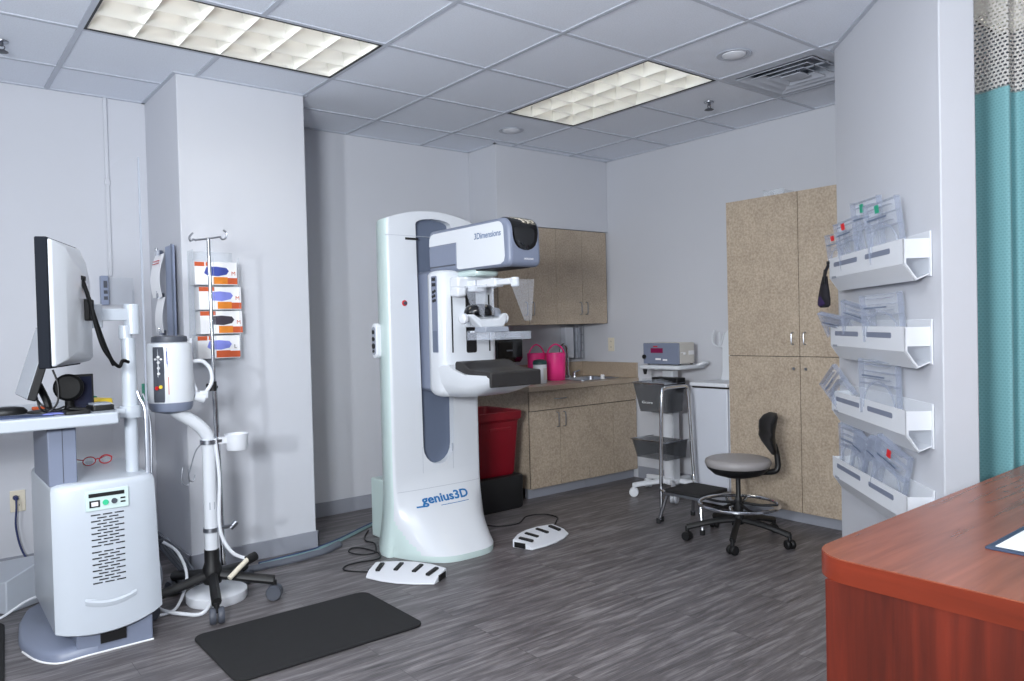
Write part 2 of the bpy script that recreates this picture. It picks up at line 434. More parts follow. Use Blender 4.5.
# ================================================================== CEILING FIXTURES
def troffer(loc, rot, label, group):
    t = thing('ceiling_light', label, 'ceiling light', loc, rot, group)
    L_, Wd = 2 * T - .03, T - .03
    b = B()   # dark reveal + frame
    for x0, x1, y0, y1 in ((-L_ / 2 - .004, L_ / 2 + .004, -Wd / 2 - .004, -Wd / 2 + .006), (-L_ / 2 - .004, L_ / 2 + .004, Wd / 2 - .006, Wd / 2 + .004),
                           (-L_ / 2 - .004, -L_ / 2 + .006, -Wd / 2, Wd / 2), (L_ / 2 - .006, L_ / 2 + .004, -Wd / 2, Wd / 2)):
        b.box(x0, x1, y0, y1, -.004, .03)
    mk('frame', b, 'black', t, local=True, label='thin black frame')
    b = B()
    b.box(-L_ / 2, L_ / 2, -Wd / 2, Wd / 2, .122, .13)
    for s in (-1, 1):
        b.box(-L_ / 2, L_ / 2, s * (Wd / 2 - .003) - .003, s * (Wd / 2 - .003) + .003, .03, .122)
        b.box(s * (L_ / 2 - .003) - .003, s * (L_ / 2 - .003) + .003, -Wd / 2, Wd / 2, .03, .122)
    mk('housing', b, 'refl', t, local=True)
    b = B()   # parabolic louver: 3 x 6 cells
    li, wi = L_ - .016, Wd - .016
    for i in range(4):
        y = -wi / 2 + wi * i / 3
        b.prism([(y - .001, 0), (y + .001, 0), (y + .006, .02), (y + .016, .045), (y + .034, .066), (y - .034, .066), (y - .016, .045), (y - .006, .02)], -li / 2, li / 2, 'yz')
    for i in range(7):
        x = -li / 2 + li * i / 6
        b.prism([(x - .001, 0), (x + .001, 0), (x + .006, .02), (x + .016, .045), (x + .034, .066), (x - .034, .066), (x - .016, .045), (x - .006, .02)], -wi / 2, wi / 2, 'xz')
    mk('louver', b, 'louv', t, local=True)
    for i in range(3):
        y = -wi / 2 + wi * (i + .5) / 3
        b = B(); b.cyl((-li / 2 + .01, y, .088), (li / 2 - .01, y, .088), .0125, seg=10)
        mk('fluorescent_tube', b, 'tube', t, local=True)
    return t
troffer((-3 * T, 1.5 * T, H), 0, 'long fluorescent ceiling light near the square white column, its long side facing the back wall', 'fluorescent troffers')
troffer((.5 * T, 1 * T, H), pi / 2, 'fluorescent ceiling light in the middle of the ceiling, between the two round downlights', 'fluorescent troffers')
troffer((1.5 * T, -3 * T, H), pi / 2, 'ceiling light at the top right corner seen through the curtain net', 'fluorescent troffers')

def downlight(p, label):
    t = thing('downlight', label, 'downlight', (p[0], p[1], H), 0, 'round downlights')
    b = B(); b.lathe([(.083, -.001), (.09, -.004), (.088, -.007), (.068, -.006), (.066, .004), (.066, .012)], (0, 0, 0), Z, 36)
    mk('trim_ring', b, 'tbar', t, local=True)
    b = B(); b.lathe([(.062, -.002), (.06, -.008), (.045, -.014), (.02, -.018), (.001, -.019)], (0, 0, 0), Z, 36)
    mk('lens', b, 'dlens', t, local=True)
downlight((.32, -.306), 'large round downlight close to the air vent')
downlight((.302, 1.533), 'small looking round downlight above the corner sink, far from the air vent')

t = thing('air_vent', 'square stepped ceiling air diffuser next to the angled wall', 'air vent', (1.5 * T, -.5 * T, H))
b = B()
h = T / 2 - .014
def sqring(b, ro, zo, ri, zi, th=.004):
    o4 = [(-ro, -ro), (ro, -ro), (ro, ro), (-ro, ro)]; i4 = [(-ri, -ri), (ri, -ri), (ri, ri), (-ri, ri)]
    for q in range(4):
        w = (q + 1) % 4
        b.hexa([(*o4[q], zo), (*o4[w], zo), (*i4[w], zi), (*i4[q], zi), (*o4[q], zo + th), (*o4[w], zo + th), (*i4[w], zi + th), (*i4[q], zi + th)])
sqring(b, h, -.002, h - .05, -.002)
mk('face_frame', b, 'tbar', t, local=True)
b = B()
for ro, ri in ((.235, .19), (.175, .13), (.115, .075)):
    sqring(b, ro, -.010, ri, .012, .003)
b.box(-.06, .06, -.06, .06, -.01, -.006)
mk('vane', b, 'tbar', t, local=True)
b = B(); b.box(-h, h, -h, h, .10, .105).box(-.006, .006, -.2, .2, .02, .03).box(-.2, .2, -.006, .006, .02, .03)
for s in (-1, 1): b.box(s * h - .003, s * h + .003, -h, h, .0, .10).box(-h, h, s * h - .003, s * h + .003, .0, .10)
mk('duct_collar', b, 'tbar', t, local=True)

def sprinkler(p, label):
    t = thing('sprinkler_head', label, 'sprinkler', (p[0], p[1], H), 0, 'ceiling sprinklers')
    b = B(); b.lathe([(.032, 0), (.03, -.006), (.012, -.008)], (0, 0, 0), Z, 20); mk('escutcheon', b, 'steel', t, local=True)
    b = B(); b.lathe([(.001, -.046), (.027, -.047), (.03, -.05), (.001, -.052)], (0, 0, 0), Z, 9).cyl((0, 0, -.006), (0, 0, -.022), .010).tube([(-.012, 0, -.02), (-.014, 0, -.032), (0, 0, -.042), (.014, 0, -.032), (.012, 0, -.02)], .0025, smooth=3)
    b.lathe([(.018, -.042), (.018, -.044), (.002, -.045)], (0, 0, 0), Z, 14)
    mk('deflector', b, 'dgrey', t, local=True)
sprinkler((.927, .305), 'dark fire sprinkler head hanging beside the air vent')
sprinkler((-2.705, 1.589), 'sprinkler head at the left edge of the ceiling')

# ================================================================== MAMMOGRAPHY MACHINE
mx = -.662
t = thing('mammography_machine', 'tall white mammography machine with a tube head and curved foot, beside the sink cabinet', 'mammography machine', (mx, 1.15, 0))
def foot_depth(z): return .322 * max(0., 1 - max(0., z - .035) / .43) ** 1.9
def yfront(x, z):
    u = min(1., abs(x - mx) / .315)
    return 1.10 - foot_depth(z) * (1 - u ** 3.4)
def col_ring(z, sx=1., yo=0., top=0.):
    hw = (.308 + .040 * max(0., 1 - z / .36) ** 2) * sx; pts = []
    n = 56
    for i in range(n + 1):      # front edge, left to right, rounded corners
        f = -1 + 2 * i / n
        f = math.copysign(1 - (1 - abs(f)) ** 1.25, f)
        x = mx + hw * f
        r = .022; dx = hw - abs(x - mx)
        cr = (r - math.sqrt(max(0, r * r - (r - min(dx, r)) ** 2)))
        pts.append(Vector((x, yfront(x, z) + cr + yo, z)))
    for x, y in ((mx + hw, 1.14), (mx + hw, 1.19), (mx + hw - .035, 1.27), (mx + hw - .1, 1.40), (mx + hw - .16, 1.46), (mx - hw + .16, 1.46), (mx - hw + .1, 1.40), (mx - hw + .035, 1.27), (mx - hw, 1.19), (mx - hw, 1.14)):
        pts.append(Vector((x, y, z)))
    return pts
zs = [0, .012, .024, .035] + [.045 + .0105 * i for i in range(40)] + [.6, 1., 1.4, 1.7, 1.82]
rs = [col_ring(z) for z in zs]
for p in rs[0]:
    p.x = mx + (p.x - mx) * .995; p.y = 1.2 + (p.y - 1.2) * .995
# domed crown
for f, sc in ((.45, 1.), (.75, .997), (.92, .988), (.98, .97), (1., .93)):
    r = col_ring(1.82, 1)
    for p in r:
        u = (p.x - mx) / .308
        crown = 1.975 - .055 * u * u - .10 * max(0, (p.y - 1.15)) ** 1.1
        p.x = mx + (p.x - mx) * sc; p.y = 1.28 + (p.y - 1.28) * sc
        p.z = 1.82 + (crown - 1.82) * (1 - (1 - f) ** 1.5)
    rs.append(r)
b = B(); b.rings(rs)
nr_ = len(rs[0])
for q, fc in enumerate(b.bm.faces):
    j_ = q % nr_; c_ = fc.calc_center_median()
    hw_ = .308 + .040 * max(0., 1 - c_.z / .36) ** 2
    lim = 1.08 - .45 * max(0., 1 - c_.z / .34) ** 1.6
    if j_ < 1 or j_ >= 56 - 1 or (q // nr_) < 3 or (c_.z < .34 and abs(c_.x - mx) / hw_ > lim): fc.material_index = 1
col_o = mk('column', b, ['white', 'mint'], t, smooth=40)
# travel slot for the arm
def stad(x0, x1, z0, z1, n=10, arch=.035):
    r = (x1 - x0) / 2; c = (x0 + x1) / 2; o = []
    for i in range(n + 1):
        a = pi + pi * i / n; o.append((c + r * cos(a), z0 + r + r * sin(a)))
    for i in range(n + 1):
        a = pi * i / n; o.append((c + (r + .015) * cos(a), z1 - arch + arch * sin(a)))
    return o
b = B(); b.prism(stad(mx - .100, mx + .116, .49, 1.93), 1.0, 1.155, 'xz'); cut(col_o, b)
b = B(); b.prism(stad(mx - .108, mx + .124, .483, 1.94), 1.145, 1.20, 'xz'); mk('slot_panel', b, 'slate', t, label='grey blue slot panel')
b = B(); b.prism([(mx - .31, 1.822), (mx + .31, 1.822), (mx + .31, 1.8245), (mx - .31, 1.8245)], 1.0995, 1.11, 'xz')
b.box(mx - .107, mx - .105, 1.0992, 1.11, .36, .60).box(mx + .105, mx + .107, 1.0992, 1.11, .36, .60)
mk('panel_seam', b, 'seam', t)
b = B()
rr = [[(x, yfront(x, z) - .0006, z) for z in (.360, .3625)] for x in [mx - .285 + .57 * i / 20 for i in range(21)]]
for i in range(20):
    p0, p1 = rr[i], rr[i + 1]
    b.bm.faces.new([b.bm.verts.new(v) for v in (p0[0], p1[0], p1[1], p0[1])])
mk('foot_seam', b, 'seam', t)
b = B(); b.box(-.848, -.762, 1.096, 1.105, 1.800, 1.813); mk('slit', b, 'black', t)
b = B(); b.lathe([(.017, 0), (.017, .006), (.014, .008)], (-.863, 1.104, 1.437), -Y, 24); b.mi = 1; b.lathe([(.0095, .006), (.0105, .014), (.008, .017), (.001, .018)], (-.863, 1.104, 1.437), -Y, 20)
mk('emergency_stop_button', b, ['redp', 'dgrey'], t, label='small dark red button')
lettering('lettering', 'genius3D', .062, lambda x, y, z: (-.815 + x, yfront(-.815 + x, .283 + y) - .0015 - z * .5, .283 + y), 'logo', t, width=.325, bold=.0018)
b = B()
for x0, x1, z0, h_ in ((-.855, -.80, .268, .008), (-.70, -.50, .262, .003)):
    n = 8
    for i in range(n):
        xa, xb = x0 + (x1 - x0) * i / n, x0 + (x1 - x0) * (i + 1) / n
        b.bm.faces.new([b.bm.verts.new((x, yfront(x, z) - .002, z)) for x, z in ((xa, z0), (xb, z0), (xb, z0 + h_), (xa, z0 + h_))])
mk('lettering_underline', b, 'logo', t)
# rear box and side control
b = B(); b.box(-.845, -.45, 1.44, 1.60, 0, .365); mk('rear_box', b, 'mint', t, bev=.008)
b = B(); b.prism(rrect(1.20, 1.258, 1.125, 1.325, .028, 8), -.995, -.96, 'yz')
hs = mk('side_control', b, 'whitem', t, bev=.006)
b = B(); b.prism(rrect(1.210, 1.248, 1.145, 1.305, .018, 8), -.998, -.993, 'yz'); mk('side_control_face', b, 'grey', hs)
b = B()
for z, r in ((1.275, .012), (1.235, .013), (1.195, .016), (1.165, .009)): b.cyl((-.997, 1.229, z), (-1.002, 1.229, z), r, seg=14)
mk('button', b, 'black', hs)
# arm rail plate and arm body
b = B(); b.box(mx - .086, mx + .086, .84, 1.17, .925, 1.62); mk('arm_rail', b, 'bluegrey', t, bev=.02, label='blue grey rail plate')
def body_ring(z, inset=0.):
    return [(mx + s * (.188 - inset) * fx, y + (inset if y < .83 else -inset), z) for s, fx, y in
            ((-1, .70, .735), (1, .70, .735), (1, .85, .740), (1, .96, .758), (1, 1, .79), (1, 1, .85), (1, .93, .89), (1, .6, .91), (-1, .6, .91), (-1, .93, .89), (-1, 1, .85), (-1, 1, .79), (-1, .96, .758), (-1, .85, .740))]
b = B(); b.rings([body_ring(.912, .05), body_ring(.914, .035), body_ring(.922, .018), body_ring(.937, .006), body_ring(.955), body_ring(1.58), body_ring(1.598, .01), body_ring(1.603, .03)])
arm = mk('arm_body', b, 'white', t, smooth=50)
b = B(); b.prism(rrect(mx - .034, mx + .034, 1.150, 1.50, .012), .732, .742, 'xz'); mk('travel_channel', b, 'black', t, label='black vertical channel')
for s in (-1, 1):
    b = B(); b.box(mx + s * .125 - .004, mx + s * .125 + .004, .7325, .742, 1.155, 1.47)
    mk('guide_slot', b, 'black', t, label='thin black guide slot')
b = B(); b.prism(rrect(.782, .832, 1.157, 1.572, .006), mx - .1905, mx - .183, 'yz'); gp = mk('grille_panel', b, 'bluegrey', t, label='blue grey side key panel')
b = B()
for z in (1.555, 1.525): 
    for y in (.794, .807, .820): b.box(mx - .193, mx - .19, y - .004, y + .004, z - .009, z + .009)
for z, y in ((1.49, .796), (1.485, .814), (1.465, .80), (1.46, .818), (1.44, .796), (1.437, .814)): b.cyl((mx - .19, y, z), (mx - .1935, y, z), .0085, seg=10)
mk('key', b, 'black', gp)
b = B(); b.box(mx - .1915, mx - .188, .784, .830, 1.16, 1.275); mk('key_panel_lower', b, 'slate', gp)
# hull under the breast tray
def hull(y, zb, hw, zt=1.043):
    n = 10; o = []
    for i in range(n + 1):
        a = pi + pi * i / n
        cx = cos(a); sx = sin(a)
        o.append((mx + hw * math.copysign(abs(cx) ** .45, cx), y, zt - .012 + (zt - .012 - zb) * math.copysign(abs(sx) ** .6, sx)))
    return [(mx - hw, y, zt)] + o + [(mx + hw, y, zt)]
b = B(); b.rings([hull(.85, .935, .172, 1.06), hull(.835, .915, .183, 1.07), hull(.79, .908, .187, 1.075), hull(.74, .908, .187, 1.09), hull(.685, .911, .185, 1.09), hull(.66, .913, .183, 1.07), hull(.56, .925, .176), hull(.48, .942, .170), hull(.40, .967, .166), hull(.362, .985, .164)])
mk('detector_housing', b, 'white', t, smooth=50)
b = B(); b.prism([(.346, .984), (.346, 1.055), (.352, 1.062), (.47, 1.066), (.54, 1.078), (.585, 1.100), (.61, 1.107), (.650, 1.111), (.660, 1.10), (.66, 1.068), (.62, 1.052), (.54, 1.043), (.40, 1.036), (.364, 1.03), (.362, .984)], mx - .165, mx + .165, 'yz')
mk('breast_tray', b, 'carbon', t, bev=.007, seg=3, label='black carbon breast tray')
# tube head
def arcp(cy_, cz_, r, a0, a1, n=7): return [(cy_ + r * cos(radians(a0 + (a1 - a0) * i / n)), cz_ + r * sin(radians(a0 + (a1 - a0) * i / n))) for i in range(n + 1)]
hprof = [(.985, 1.60), (.985, 1.79)] + arcp(.955, 1.805, .03, 0, 90, 4) + arcp(.325, 1.762, .073, 90, 180) + [(.250, 1.64)] + arcp(.285, 1.623, .035, 180, 270, 5)
b = B(); b.prism(hprof, mx - .104, mx + .104, 'yz')
head = mk('tube_head', b, 'bluegrey', t, bev=.022, seg=4, smooth=30, label='tube head with blue grey shell')
for s in (-1, 1):
    poly = [(.975, 1.748), (.97, 1.79), (.955, 1.808), (.93, 1.815)] + arcp(.340, 1.772, .045, 90, 180) + [(.288, 1.64), (.296, 1.615), (.325, 1.602), (.69, 1.602), (.705, 1.61), (.705, 1.748)]
    b = B(); b.prism(poly, mx + s * .100, mx + s * .1055, 'yz')
    sp = mk('side_cover', b, 'white', head, label='glossy white side cover')
b = B(); b.prism(rrect(.712, .972, 1.63, 1.743, .012), mx - .1065, mx - .09, 'yz'); mk('vent_recess', b, 'bluegrey', head, bev=.002)
b = B(); b.box(mx - .107, mx - .1, .72, .965, 1.626, 1.633); mk('vent_lip', b, 'dgrey', head)
lettering('lettering', '3Dimensions', .036, lambda x, y, z: (mx - .1058 - z * .5, .540 - x, 1.745 + y * 1.25), 'logod', head, shear=.1, width=.225, bold=.0003)
# black glass wraps from the front over the top edge: a U outline laid along the nose profile
prof_ = [(.40, 1.835)] + arcp(.325, 1.762, .073, 90, 180, 12) + [(.2515, 1.62)]
cum = [0.]
for p, q in zip(prof_, prof_[1:]): cum.append(cum[-1] + math.hypot(q[0] - p[0], q[1] - p[1]))
def along(d):
    for i in range(len(cum) - 1):
        if d <= cum[i + 1] or i == len(cum) - 2:
            f_ = (d - cum[i]) / (cum[i + 1] - cum[i]); p, q = prof_[i], prof_[i + 1]
            ty, tz = q[0] - p[0], q[1] - p[1]; l_ = math.hypot(ty, tz)
            return p[0] + ty * f_, p[1] + tz * f_, tz / l_, -ty / l_   # point and outward normal
rs = []; d0, d1 = .035, .283
for i in range(29):
    d = d0 + (d1 - d0) * i / 28; u_ = (d - d0) / (d1 - d0)
    hw = .082 * min(1., .80 + u_ * 1.6) if u_ < .5 else .082 * (max(0., 1 - ((u_ - .5) / .5) ** 3.2)) ** .42
    hw = max(hw, .012)
    y, z, ny, nz = along(d)
    rs.append([(mx + q * hw, y + ny * o_, z + nz * o_) for q, o_ in ((-1, -.004), (-1, .0025), (-.9, .005), (0, .0065), (.9, .005), (1, .0025), (1, -.004))])
b = B(); b.rings(rs)
mk('light_window', b, 'gloss', head, smooth=60, label='glossy black front window')
lettering('lettering', 'HOLOGIC', .012, lambda x, y, z: (mx - .01 + x, .2495 - z, 1.622 + y), 'card', head, width=.06)
b = B(); b.box(mx - .07, mx + .07, .30, .60, 1.586, 1.594); mk('collimator_slot', b, 'black', head)
b = B(); b.prism(rrect(mx - .085, mx + .085, .56, .76, .05), 1.562, 1.596); mk('collimator_housing', b, 'mint', t, bev=.012)
# face shield carriage
b = B(); b.box(mx - .135, mx + .13, .655, .735, 1.50, 1.562).box(mx - .135, mx - .075, .66, .735, 1.455, 1.51); br = mk('shield_bracket', b, 'whitem', t, bev=.012)
b = B(); b.box(mx - .07, mx - .0, .60, .66, 1.48, 1.54).box(mx - .055, mx + .005, .44, .62, 1.497, 1.542).box(mx - .045, mx - .005, .31, .46, 1.503, 1.535).cyl((mx - .025, .31, 1.49), (mx - .025, .31, 1.538), .022)
mk('shield_arm', b, 'whitem', br, bev=.006)
b = B(); b.box(mx - .06, mx - .025, .597, .603, 1.508, 1.54); mk('shield_latch', b, 'grey', br, label='grey latch')
b = B()
b.plate([(-.07, 0), (.075, 0), (.035, -.21), (-.005, -.21)], .003, (mx - .005, .285, 1.525), (1, -.15, 0), (0, .12, 1))
mk('face_shield', b, 'clear2', br, smooth=0, label='clear plastic face shield')
b = B(); b.plate([(0, 0), (.20, 0), (.17, -.17), (.06, -.12)], .003, (mx - .09, .66, 1.51), (0, -1, 0), (0, 0, 1)); mk('side_shield', b, 'clear2', br, smooth=0)
b = B(); b.plate([(0, 0), (.018, 0), (.018, -.15), (0, -.15)], .003, (mx - .06, .46, 1.5), (0, -1, 0), (0, 0, 1)); mk('shield_strut', b, 'clear2', br, smooth=0)
# compression device
b = B(); b.box(mx - .05, mx + .05, .66, .735, 1.29, 1.40).box(mx - .13, mx + .085, .60, .67, 1.315, 1.355)
b.prism([(mx - .155, 1.355), (mx - .12, 1.358), (mx - .075, 1.335), (mx + .04, 1.335), (mx + .07, 1.358), (mx + .10, 1.355), (mx + .095, 1.32), (mx + .075, 1.285), (mx - .075, 1.285), (mx - .11, 1.315)], .535, .60, 'xz')
cd = mk('compression_carriage', b, 'white', t, bev=.010, seg=3)
b = B(); b.prism([(mx - .07, 1.29), (mx + .075, 1.29), (mx + .085, 1.262), (mx - .08, 1.262)], .50, .60, 'xz'); mk('paddle_holder', b, 'grey', cd, bev=.004)
b = B(); b.lathe([(.092, 0), (.092, .02), (.083, .042), (.064, .056), (.03, .063), (.001, .064)], (mx - .05, .585, 1.35), Z, 28)
for v in b.bm.verts: v.co.y = .585 + (v.co.y - .585) * .7
mk('indicator_dome', b, 'gloss', cd, smooth=60, label='glossy black dome')
b = B(); b.lathe([(.06, 0), (.058, .03), (.045, .045), (.02, .05), (.001, .05)], (mx + .045, .615, 1.345), Z, 24); mk('grey_dome', b, 'grey', cd, smooth=60)
for s in (-1, 1):
    xx = mx - .165 if s < 0 else mx + .105
    b = B(); b.lathe([(.012, 0), (.025, .004), (.028, .010), (.028, .024), (.022, .030), (.001, .031)], (xx - s * .018, .57, 1.335), (s, 0, 0), 22)
    mk('knob', b, 'whitem', cd, label='ribbed white knob')
b = B()
x0, x1, y0, y1, z0, z1 = mx - .125, mx + .135, .385, .60, 1.222, 1.262
b.box(x0, x1, y0, y1, z0, z0 + .003).box(x0, x0 + .003, y0, y1, z0, z1).box(x1 - .003, x1, y0, y1, z0, z1).box(x0, x1, y0, y0 + .003, z0, z1).box(x0, x1, y1 - .003, y1, z0, z1 + .01)
b.box(x0 - .004, x1 + .004, y0 - .004, y0, z1 - .003, z1).box(x0 + .06, x0 + .063, y0 + .003, y1 - .003, z0 + .003, z1).box(x1 - .07, x1 - .067, y0 + .003, y1 - .003, z0 + .003, z1)
mk('compression_paddle', b, 'clear2', cd, smooth=0, label='clear compression paddle')
b = B(); b.box(x0 + .04, x1 - .05, y1 - .004, y1 + .03, z1 - .002, 1.27); mk('paddle_clamp', b, 'whitem', cd, bev=.003)

# ================================================================== ACQUISITION WORKSTATION
t = thing('imaging_workstation', 'white wheeled imaging workstation with table, pole and see-through shield, left of the white column', 'workstation', (-2.48, 1.08, 0))
b = B()
lobe = [(-2.652, .785), (-2.46, .80), (-2.46, 1.50), (-2.62, 1.56), (-2.70, 1.46), (-2.745, 1.30), (-2.765, 1.12), (-2.762, 1.02), (-2.735, .90), (-2.70, .825)]
b.rings([[(x, y, 0) for x, y in lobe], [(x, y, .03) for x, y in lobe], [(-2.56 + (x + 2.56) * .93, 1.15 + (y - 1.15) * .95, .045) for x, y in lobe]])
mk('foot_lobe', b, 'bluegrey', t, smooth=50)
b = B(); b.box(-2.60, -2.315, .795, 1.46, .0, .15); fb = mk('base_block', b, 'bluegrey', t, bev=.006)
b = B(); b.box(-2.515, -2.42, .785, .80, .04, .095); mk('base_opening', b, 'black', fb)
b = B(); b.tube([(x, y - .004, .004) for x, y in lobe[-3:] + lobe[:1]] + [(-2.56, .79, .004), (-2.315, .79, .004)], .004, smooth=3); mk('rubber_edge', b, 'card', t, label='white edge strip')
# cabinet body
def cab_ring(z, ins, bow=1.):
    x0, x1, y1 = -2.672 + ins, -2.292 + .020 * max(0., 1 - z / .7) - ins, 1.37 - ins
    o = []
    for i in range(13):
        f = i / 12; x = x0 + (x1 - x0) * f; r = .010
        dx = min(x - x0, x1 - x); c = r - math.sqrt(max(0, r * r - (r - min(dx, r)) ** 2))
        o.append(Vector((x, .785 + ins - .03 * bow * (1 - (2 * f - 1) ** 2) + c, z)))
    return o + [Vector((x1, y1, z)), Vector((x0, y1, z))]
rs = []
for z, ins in ((.118, .008), (.124, 0), (.3, 0), (.5, 0), (.68, 0), (.697, .004), (.705, .012), (.707, .024)): rs.append(cab_ring(z, ins))
for p in rs[0][:13] + rs[1][:13]:
    f = (p.x + 2.672) / .382; p.z -= .03 * (1 - (2 * f - .85) ** 2)
b = B(); b.rings(rs); cb = mk('cabinet', b, 'white_dim', t, smooth=50)
def cf(x): 
    f = (x + 2.672) / .382; return .785 - .03 * (1 - (2 * f - 1) ** 2)
b = B(); b.box(-2.558, -2.400, cf(-2.48) - .004, cf(-2.48) + .03, .590, .672); cp = mk('control_panel', b, 'mint', cb, bev=.003)
yp = cf(-2.48) - .005
b = B(); b.box(-2.547, -2.417, yp - .001, yp + .002, .645, .660).box(-2.545, -2.507, yp - .001, yp + .002, .604, .632).box(-2.432, -2.414, yp - .001, yp + .002, .626, .632).box(-2.432, -2.414, yp - .001, yp + .002, .611, .617)
mk('display_strip', b, 'black', cp)
b = B(); b.box(-2.538, -2.514, yp - .003, yp + .001, .610, .626); mk('rocker_switch', b, 'card', cp)
b = B(); b.cyl((-2.487, yp, .620), (-2.487, yp - .004, .620), .011); mk('green_button', b, 'ledg', cp)
b = B(); b.cyl((-2.455, yp, .621), (-2.455, yp - .004, .621), .011); mk('dark_button', b, 'dgrey', cp)
for g in (0, 1):
    b = B()
    for r in range(11):
        z = (.572 if g == 0 else .422) - r * .0125
        for c in range(3 if r % 2 == 0 else 2):
            x = -2.54 + c * .043 + (.022 if r % 2 else 0)
            b.box(x, x + .034, cf(x + .017) - .0015, cf(x + .017) + .002, z - .0023, z + .0023)
    mk('vent_grille', b, 'black', cb, label='staggered dark vent slots')
b = B(); b.rings([[(x, cf(x) - d, z0 + s) for x, z0, s, d in ((xx, .243 - .022 * (1 - ((xx + 2.475) / .1) ** 2), h_, d_) for xx in [-2.57 + .19 * i / 12 for i in range(13)])] for h_, d_ in ((0, .0005), (-.008, .005), (-.02, .003), (-.026, .0005))], cap0=False, cap1=False)
mk('grip_ridge', b, 'white_dim', cb)
# pedestal pillar
b = B(); b.box(-2.675, -2.575, .80, 1.22, .70, .94); pl_ = mk('lift_pillar', b, 'bluegrey', t, bev=.004, label='blue grey pillar')
b = B(); b.box(-2.625, -2.623, .798, .802, .71, .935); mk('pillar_seam', b, 'dgrey', pl_)
# table top
b = B(); b.prism([(-3.7, .70), (-2.455, .70), (-2.44, .705), (-2.43, .72), (-2.43, 1.45), (-2.44, 1.46), (-3.7, 1.46)], .937, .985)
mk('table_top', b, 'white_dim', t, bev=.008, seg=3)
# pole, clamp, articulated arm
b = B(); b.cyl((-2.352, .90, .70), (-2.352, .90, .94), .026).cyl((-2.352, .90, .94), (-2.352, .90, 1.28), .032, .028).box(-2.42, -2.38, .86, .94, .945, .982).cyl((-2.352, .9, .94), (-2.352, .9, .99), .044)
mk('pole', b, 'white_dim', t, smooth=40)
b = B(); b.cyl((-2.362, .9, 1.275), (-2.362, .9, 1.335), .026).cyl((-2.335, .9, 1.295), (-2.335, .9, 1.425), .031).box(-2.48, -2.33, .878, .922, 1.355, 1.405).cyl((-2.485, .9, 1.325), (-2.485, .9, 1.425), .038)
ma = mk('monitor_arm', b, 'white_dim', t, bev=.003)
b = B(); b.box(-2.60, -2.50, .87, .91, 1.395, 1.445).box(-2.60, -2.57, .80, .90, 1.36, 1.44)
mk('arm_mount', b, 'ink', ma, bev=.006)
b = B(); b.tube([(-2.325, .885, 1.05), (-2.318, .88, 1.02), (-2.303, .87, .98), (-2.30, .865, .90), (-2.302, .86, .70)], .008, smooth=4)
b.tube([(-2.310, .86, 1.04), (-2.293, .855, .98), (-2.285, .85, .88), (-2.29, .84, .70)], .004, smooth=4)
mk('steel_conduit', b, 'steel', t, label='steel conduit beside the pole')
# see-through shield
arc = [(.81, .70), (1.50, .70)] + [(1.50 - .69 * i / 12, 2.04 + .055 * sin(pi * (i / 12) ** .8)) for i in range(13)]
b = B(); b.prism(arc, -2.312, -2.306, 'yz'); sh = mk('protective_shield', b, 'shield', t, smooth=0, label='tall clear shield with curved top')
b = B(); b.box(-2.3125, -2.3055, .806, .810, .70, 2.04); mk('shield_edge', b, 'grey', sh)

# monitor on its arm
t = thing('display_monitor', 'upright computer monitor seen from behind, white back shell, held by the pole arm', 'monitor', (-2.625, .675, 1.178), radians(-23))
b = B(); b.box(-.032, .008, -.195, .195, 0, .475); mk('bezel', b, 'bezel', t, local=True, bev=.004, label='dark grey rim')
b = B(); b.rings([[(.008, y, z) for y, z in ((-.190, .005), (.190, .005), (.190, .47), (-.190, .47))],
                  [(.020, y, z) for y, z in ((-.186, .008), (.186, .008), (.186, .467), (-.186, .467))],
                  [(.045, y, z) for y, z in ((-.12, .03), (.184, .014), (.172, .41), (-.12, .45))],
                  [(.060, y, z) for y, z in ((-.05, .06), (.180, .03), (.165, .33), (-.05, .38))]])
mk('back_shell', b, 'white', t, local=True, bev=.006, label='white back shell')
b = B(); b.box(-.035, -.032, -.175, .175, .02, .455); mk('screen', b, 'screen', t, local=True)
b = B(); b.box(.058, .080, .06, .13, .175, .26); mk('mount_plate', b, 'ink', t, local=True, bev=.004)
b = B(); b.box(.048, .063, .03, .09, .333, .35)
b.tube([(.058, .055, .335), (.075, .05, .28), (.10, .05, .18), (.13, .06, .07), (.155, .08, -.005)], .008, smooth=6)
b.tube([(.055, .045, .335), (.085, .035, .26), (.105, .03, .16), (.13, .04, .06), (.17, .08, -.01), (.185, .09, .012), (.20, .12, .005)], .007, smooth=6)
mk('cable', b, 'ink', t, local=True)

# things on the workstation table
t = thing('tilted_touchscreen', 'tilted grey touchscreen panel on the workstation table, partly hidden by the monitor', 'screen', (-2.72, 1.0, .985))
Rt = Matrix.Translation((-2.737, 1.0, 1.05)) @ Matrix.Rotation(radians(17), 4, 'Y')
b = B(); b.box(0, .03, -.2, .2, 0, .30, rot=Rt); mk('casing', b, 'black', t, bev=.004)
b = B(); b.box(-.003, 0, -.195, .195, .004, .296, rot=Rt); mk('screen', b, 'screeng', t)
b = B(); b.tube([(-2.68, .95, 1.10), (-2.655, .93, 1.03), (-2.65, .92, .99)], .014, smooth=4).lathe([(.07, 0), (.07, .006), (.03, .012)], (-2.655, .95, .985), Z, 20); mk('stand', b, 'black', t)
b = B()
b.tube([(-2.70, .85, 1.06), (-2.69, .84, 1.01), (-2.66, .85, .995), (-2.63, .84, 1.03), (-2.625, .85, 1.10), (-2.64, .86, 1.16)], .004, smooth=6)
b.tube([(-2.70, .87, 1.05), (-2.68, .85, 1.02), (-2.64, .86, 1.0), (-2.605, .85, 1.01)], .004, smooth=6)
mk('cord', b, 'black', t)
t = thing('code_scanner', 'black round handheld scanner upright in its stand on the workstation table', 'scanner', (-2.585, .86, .985))
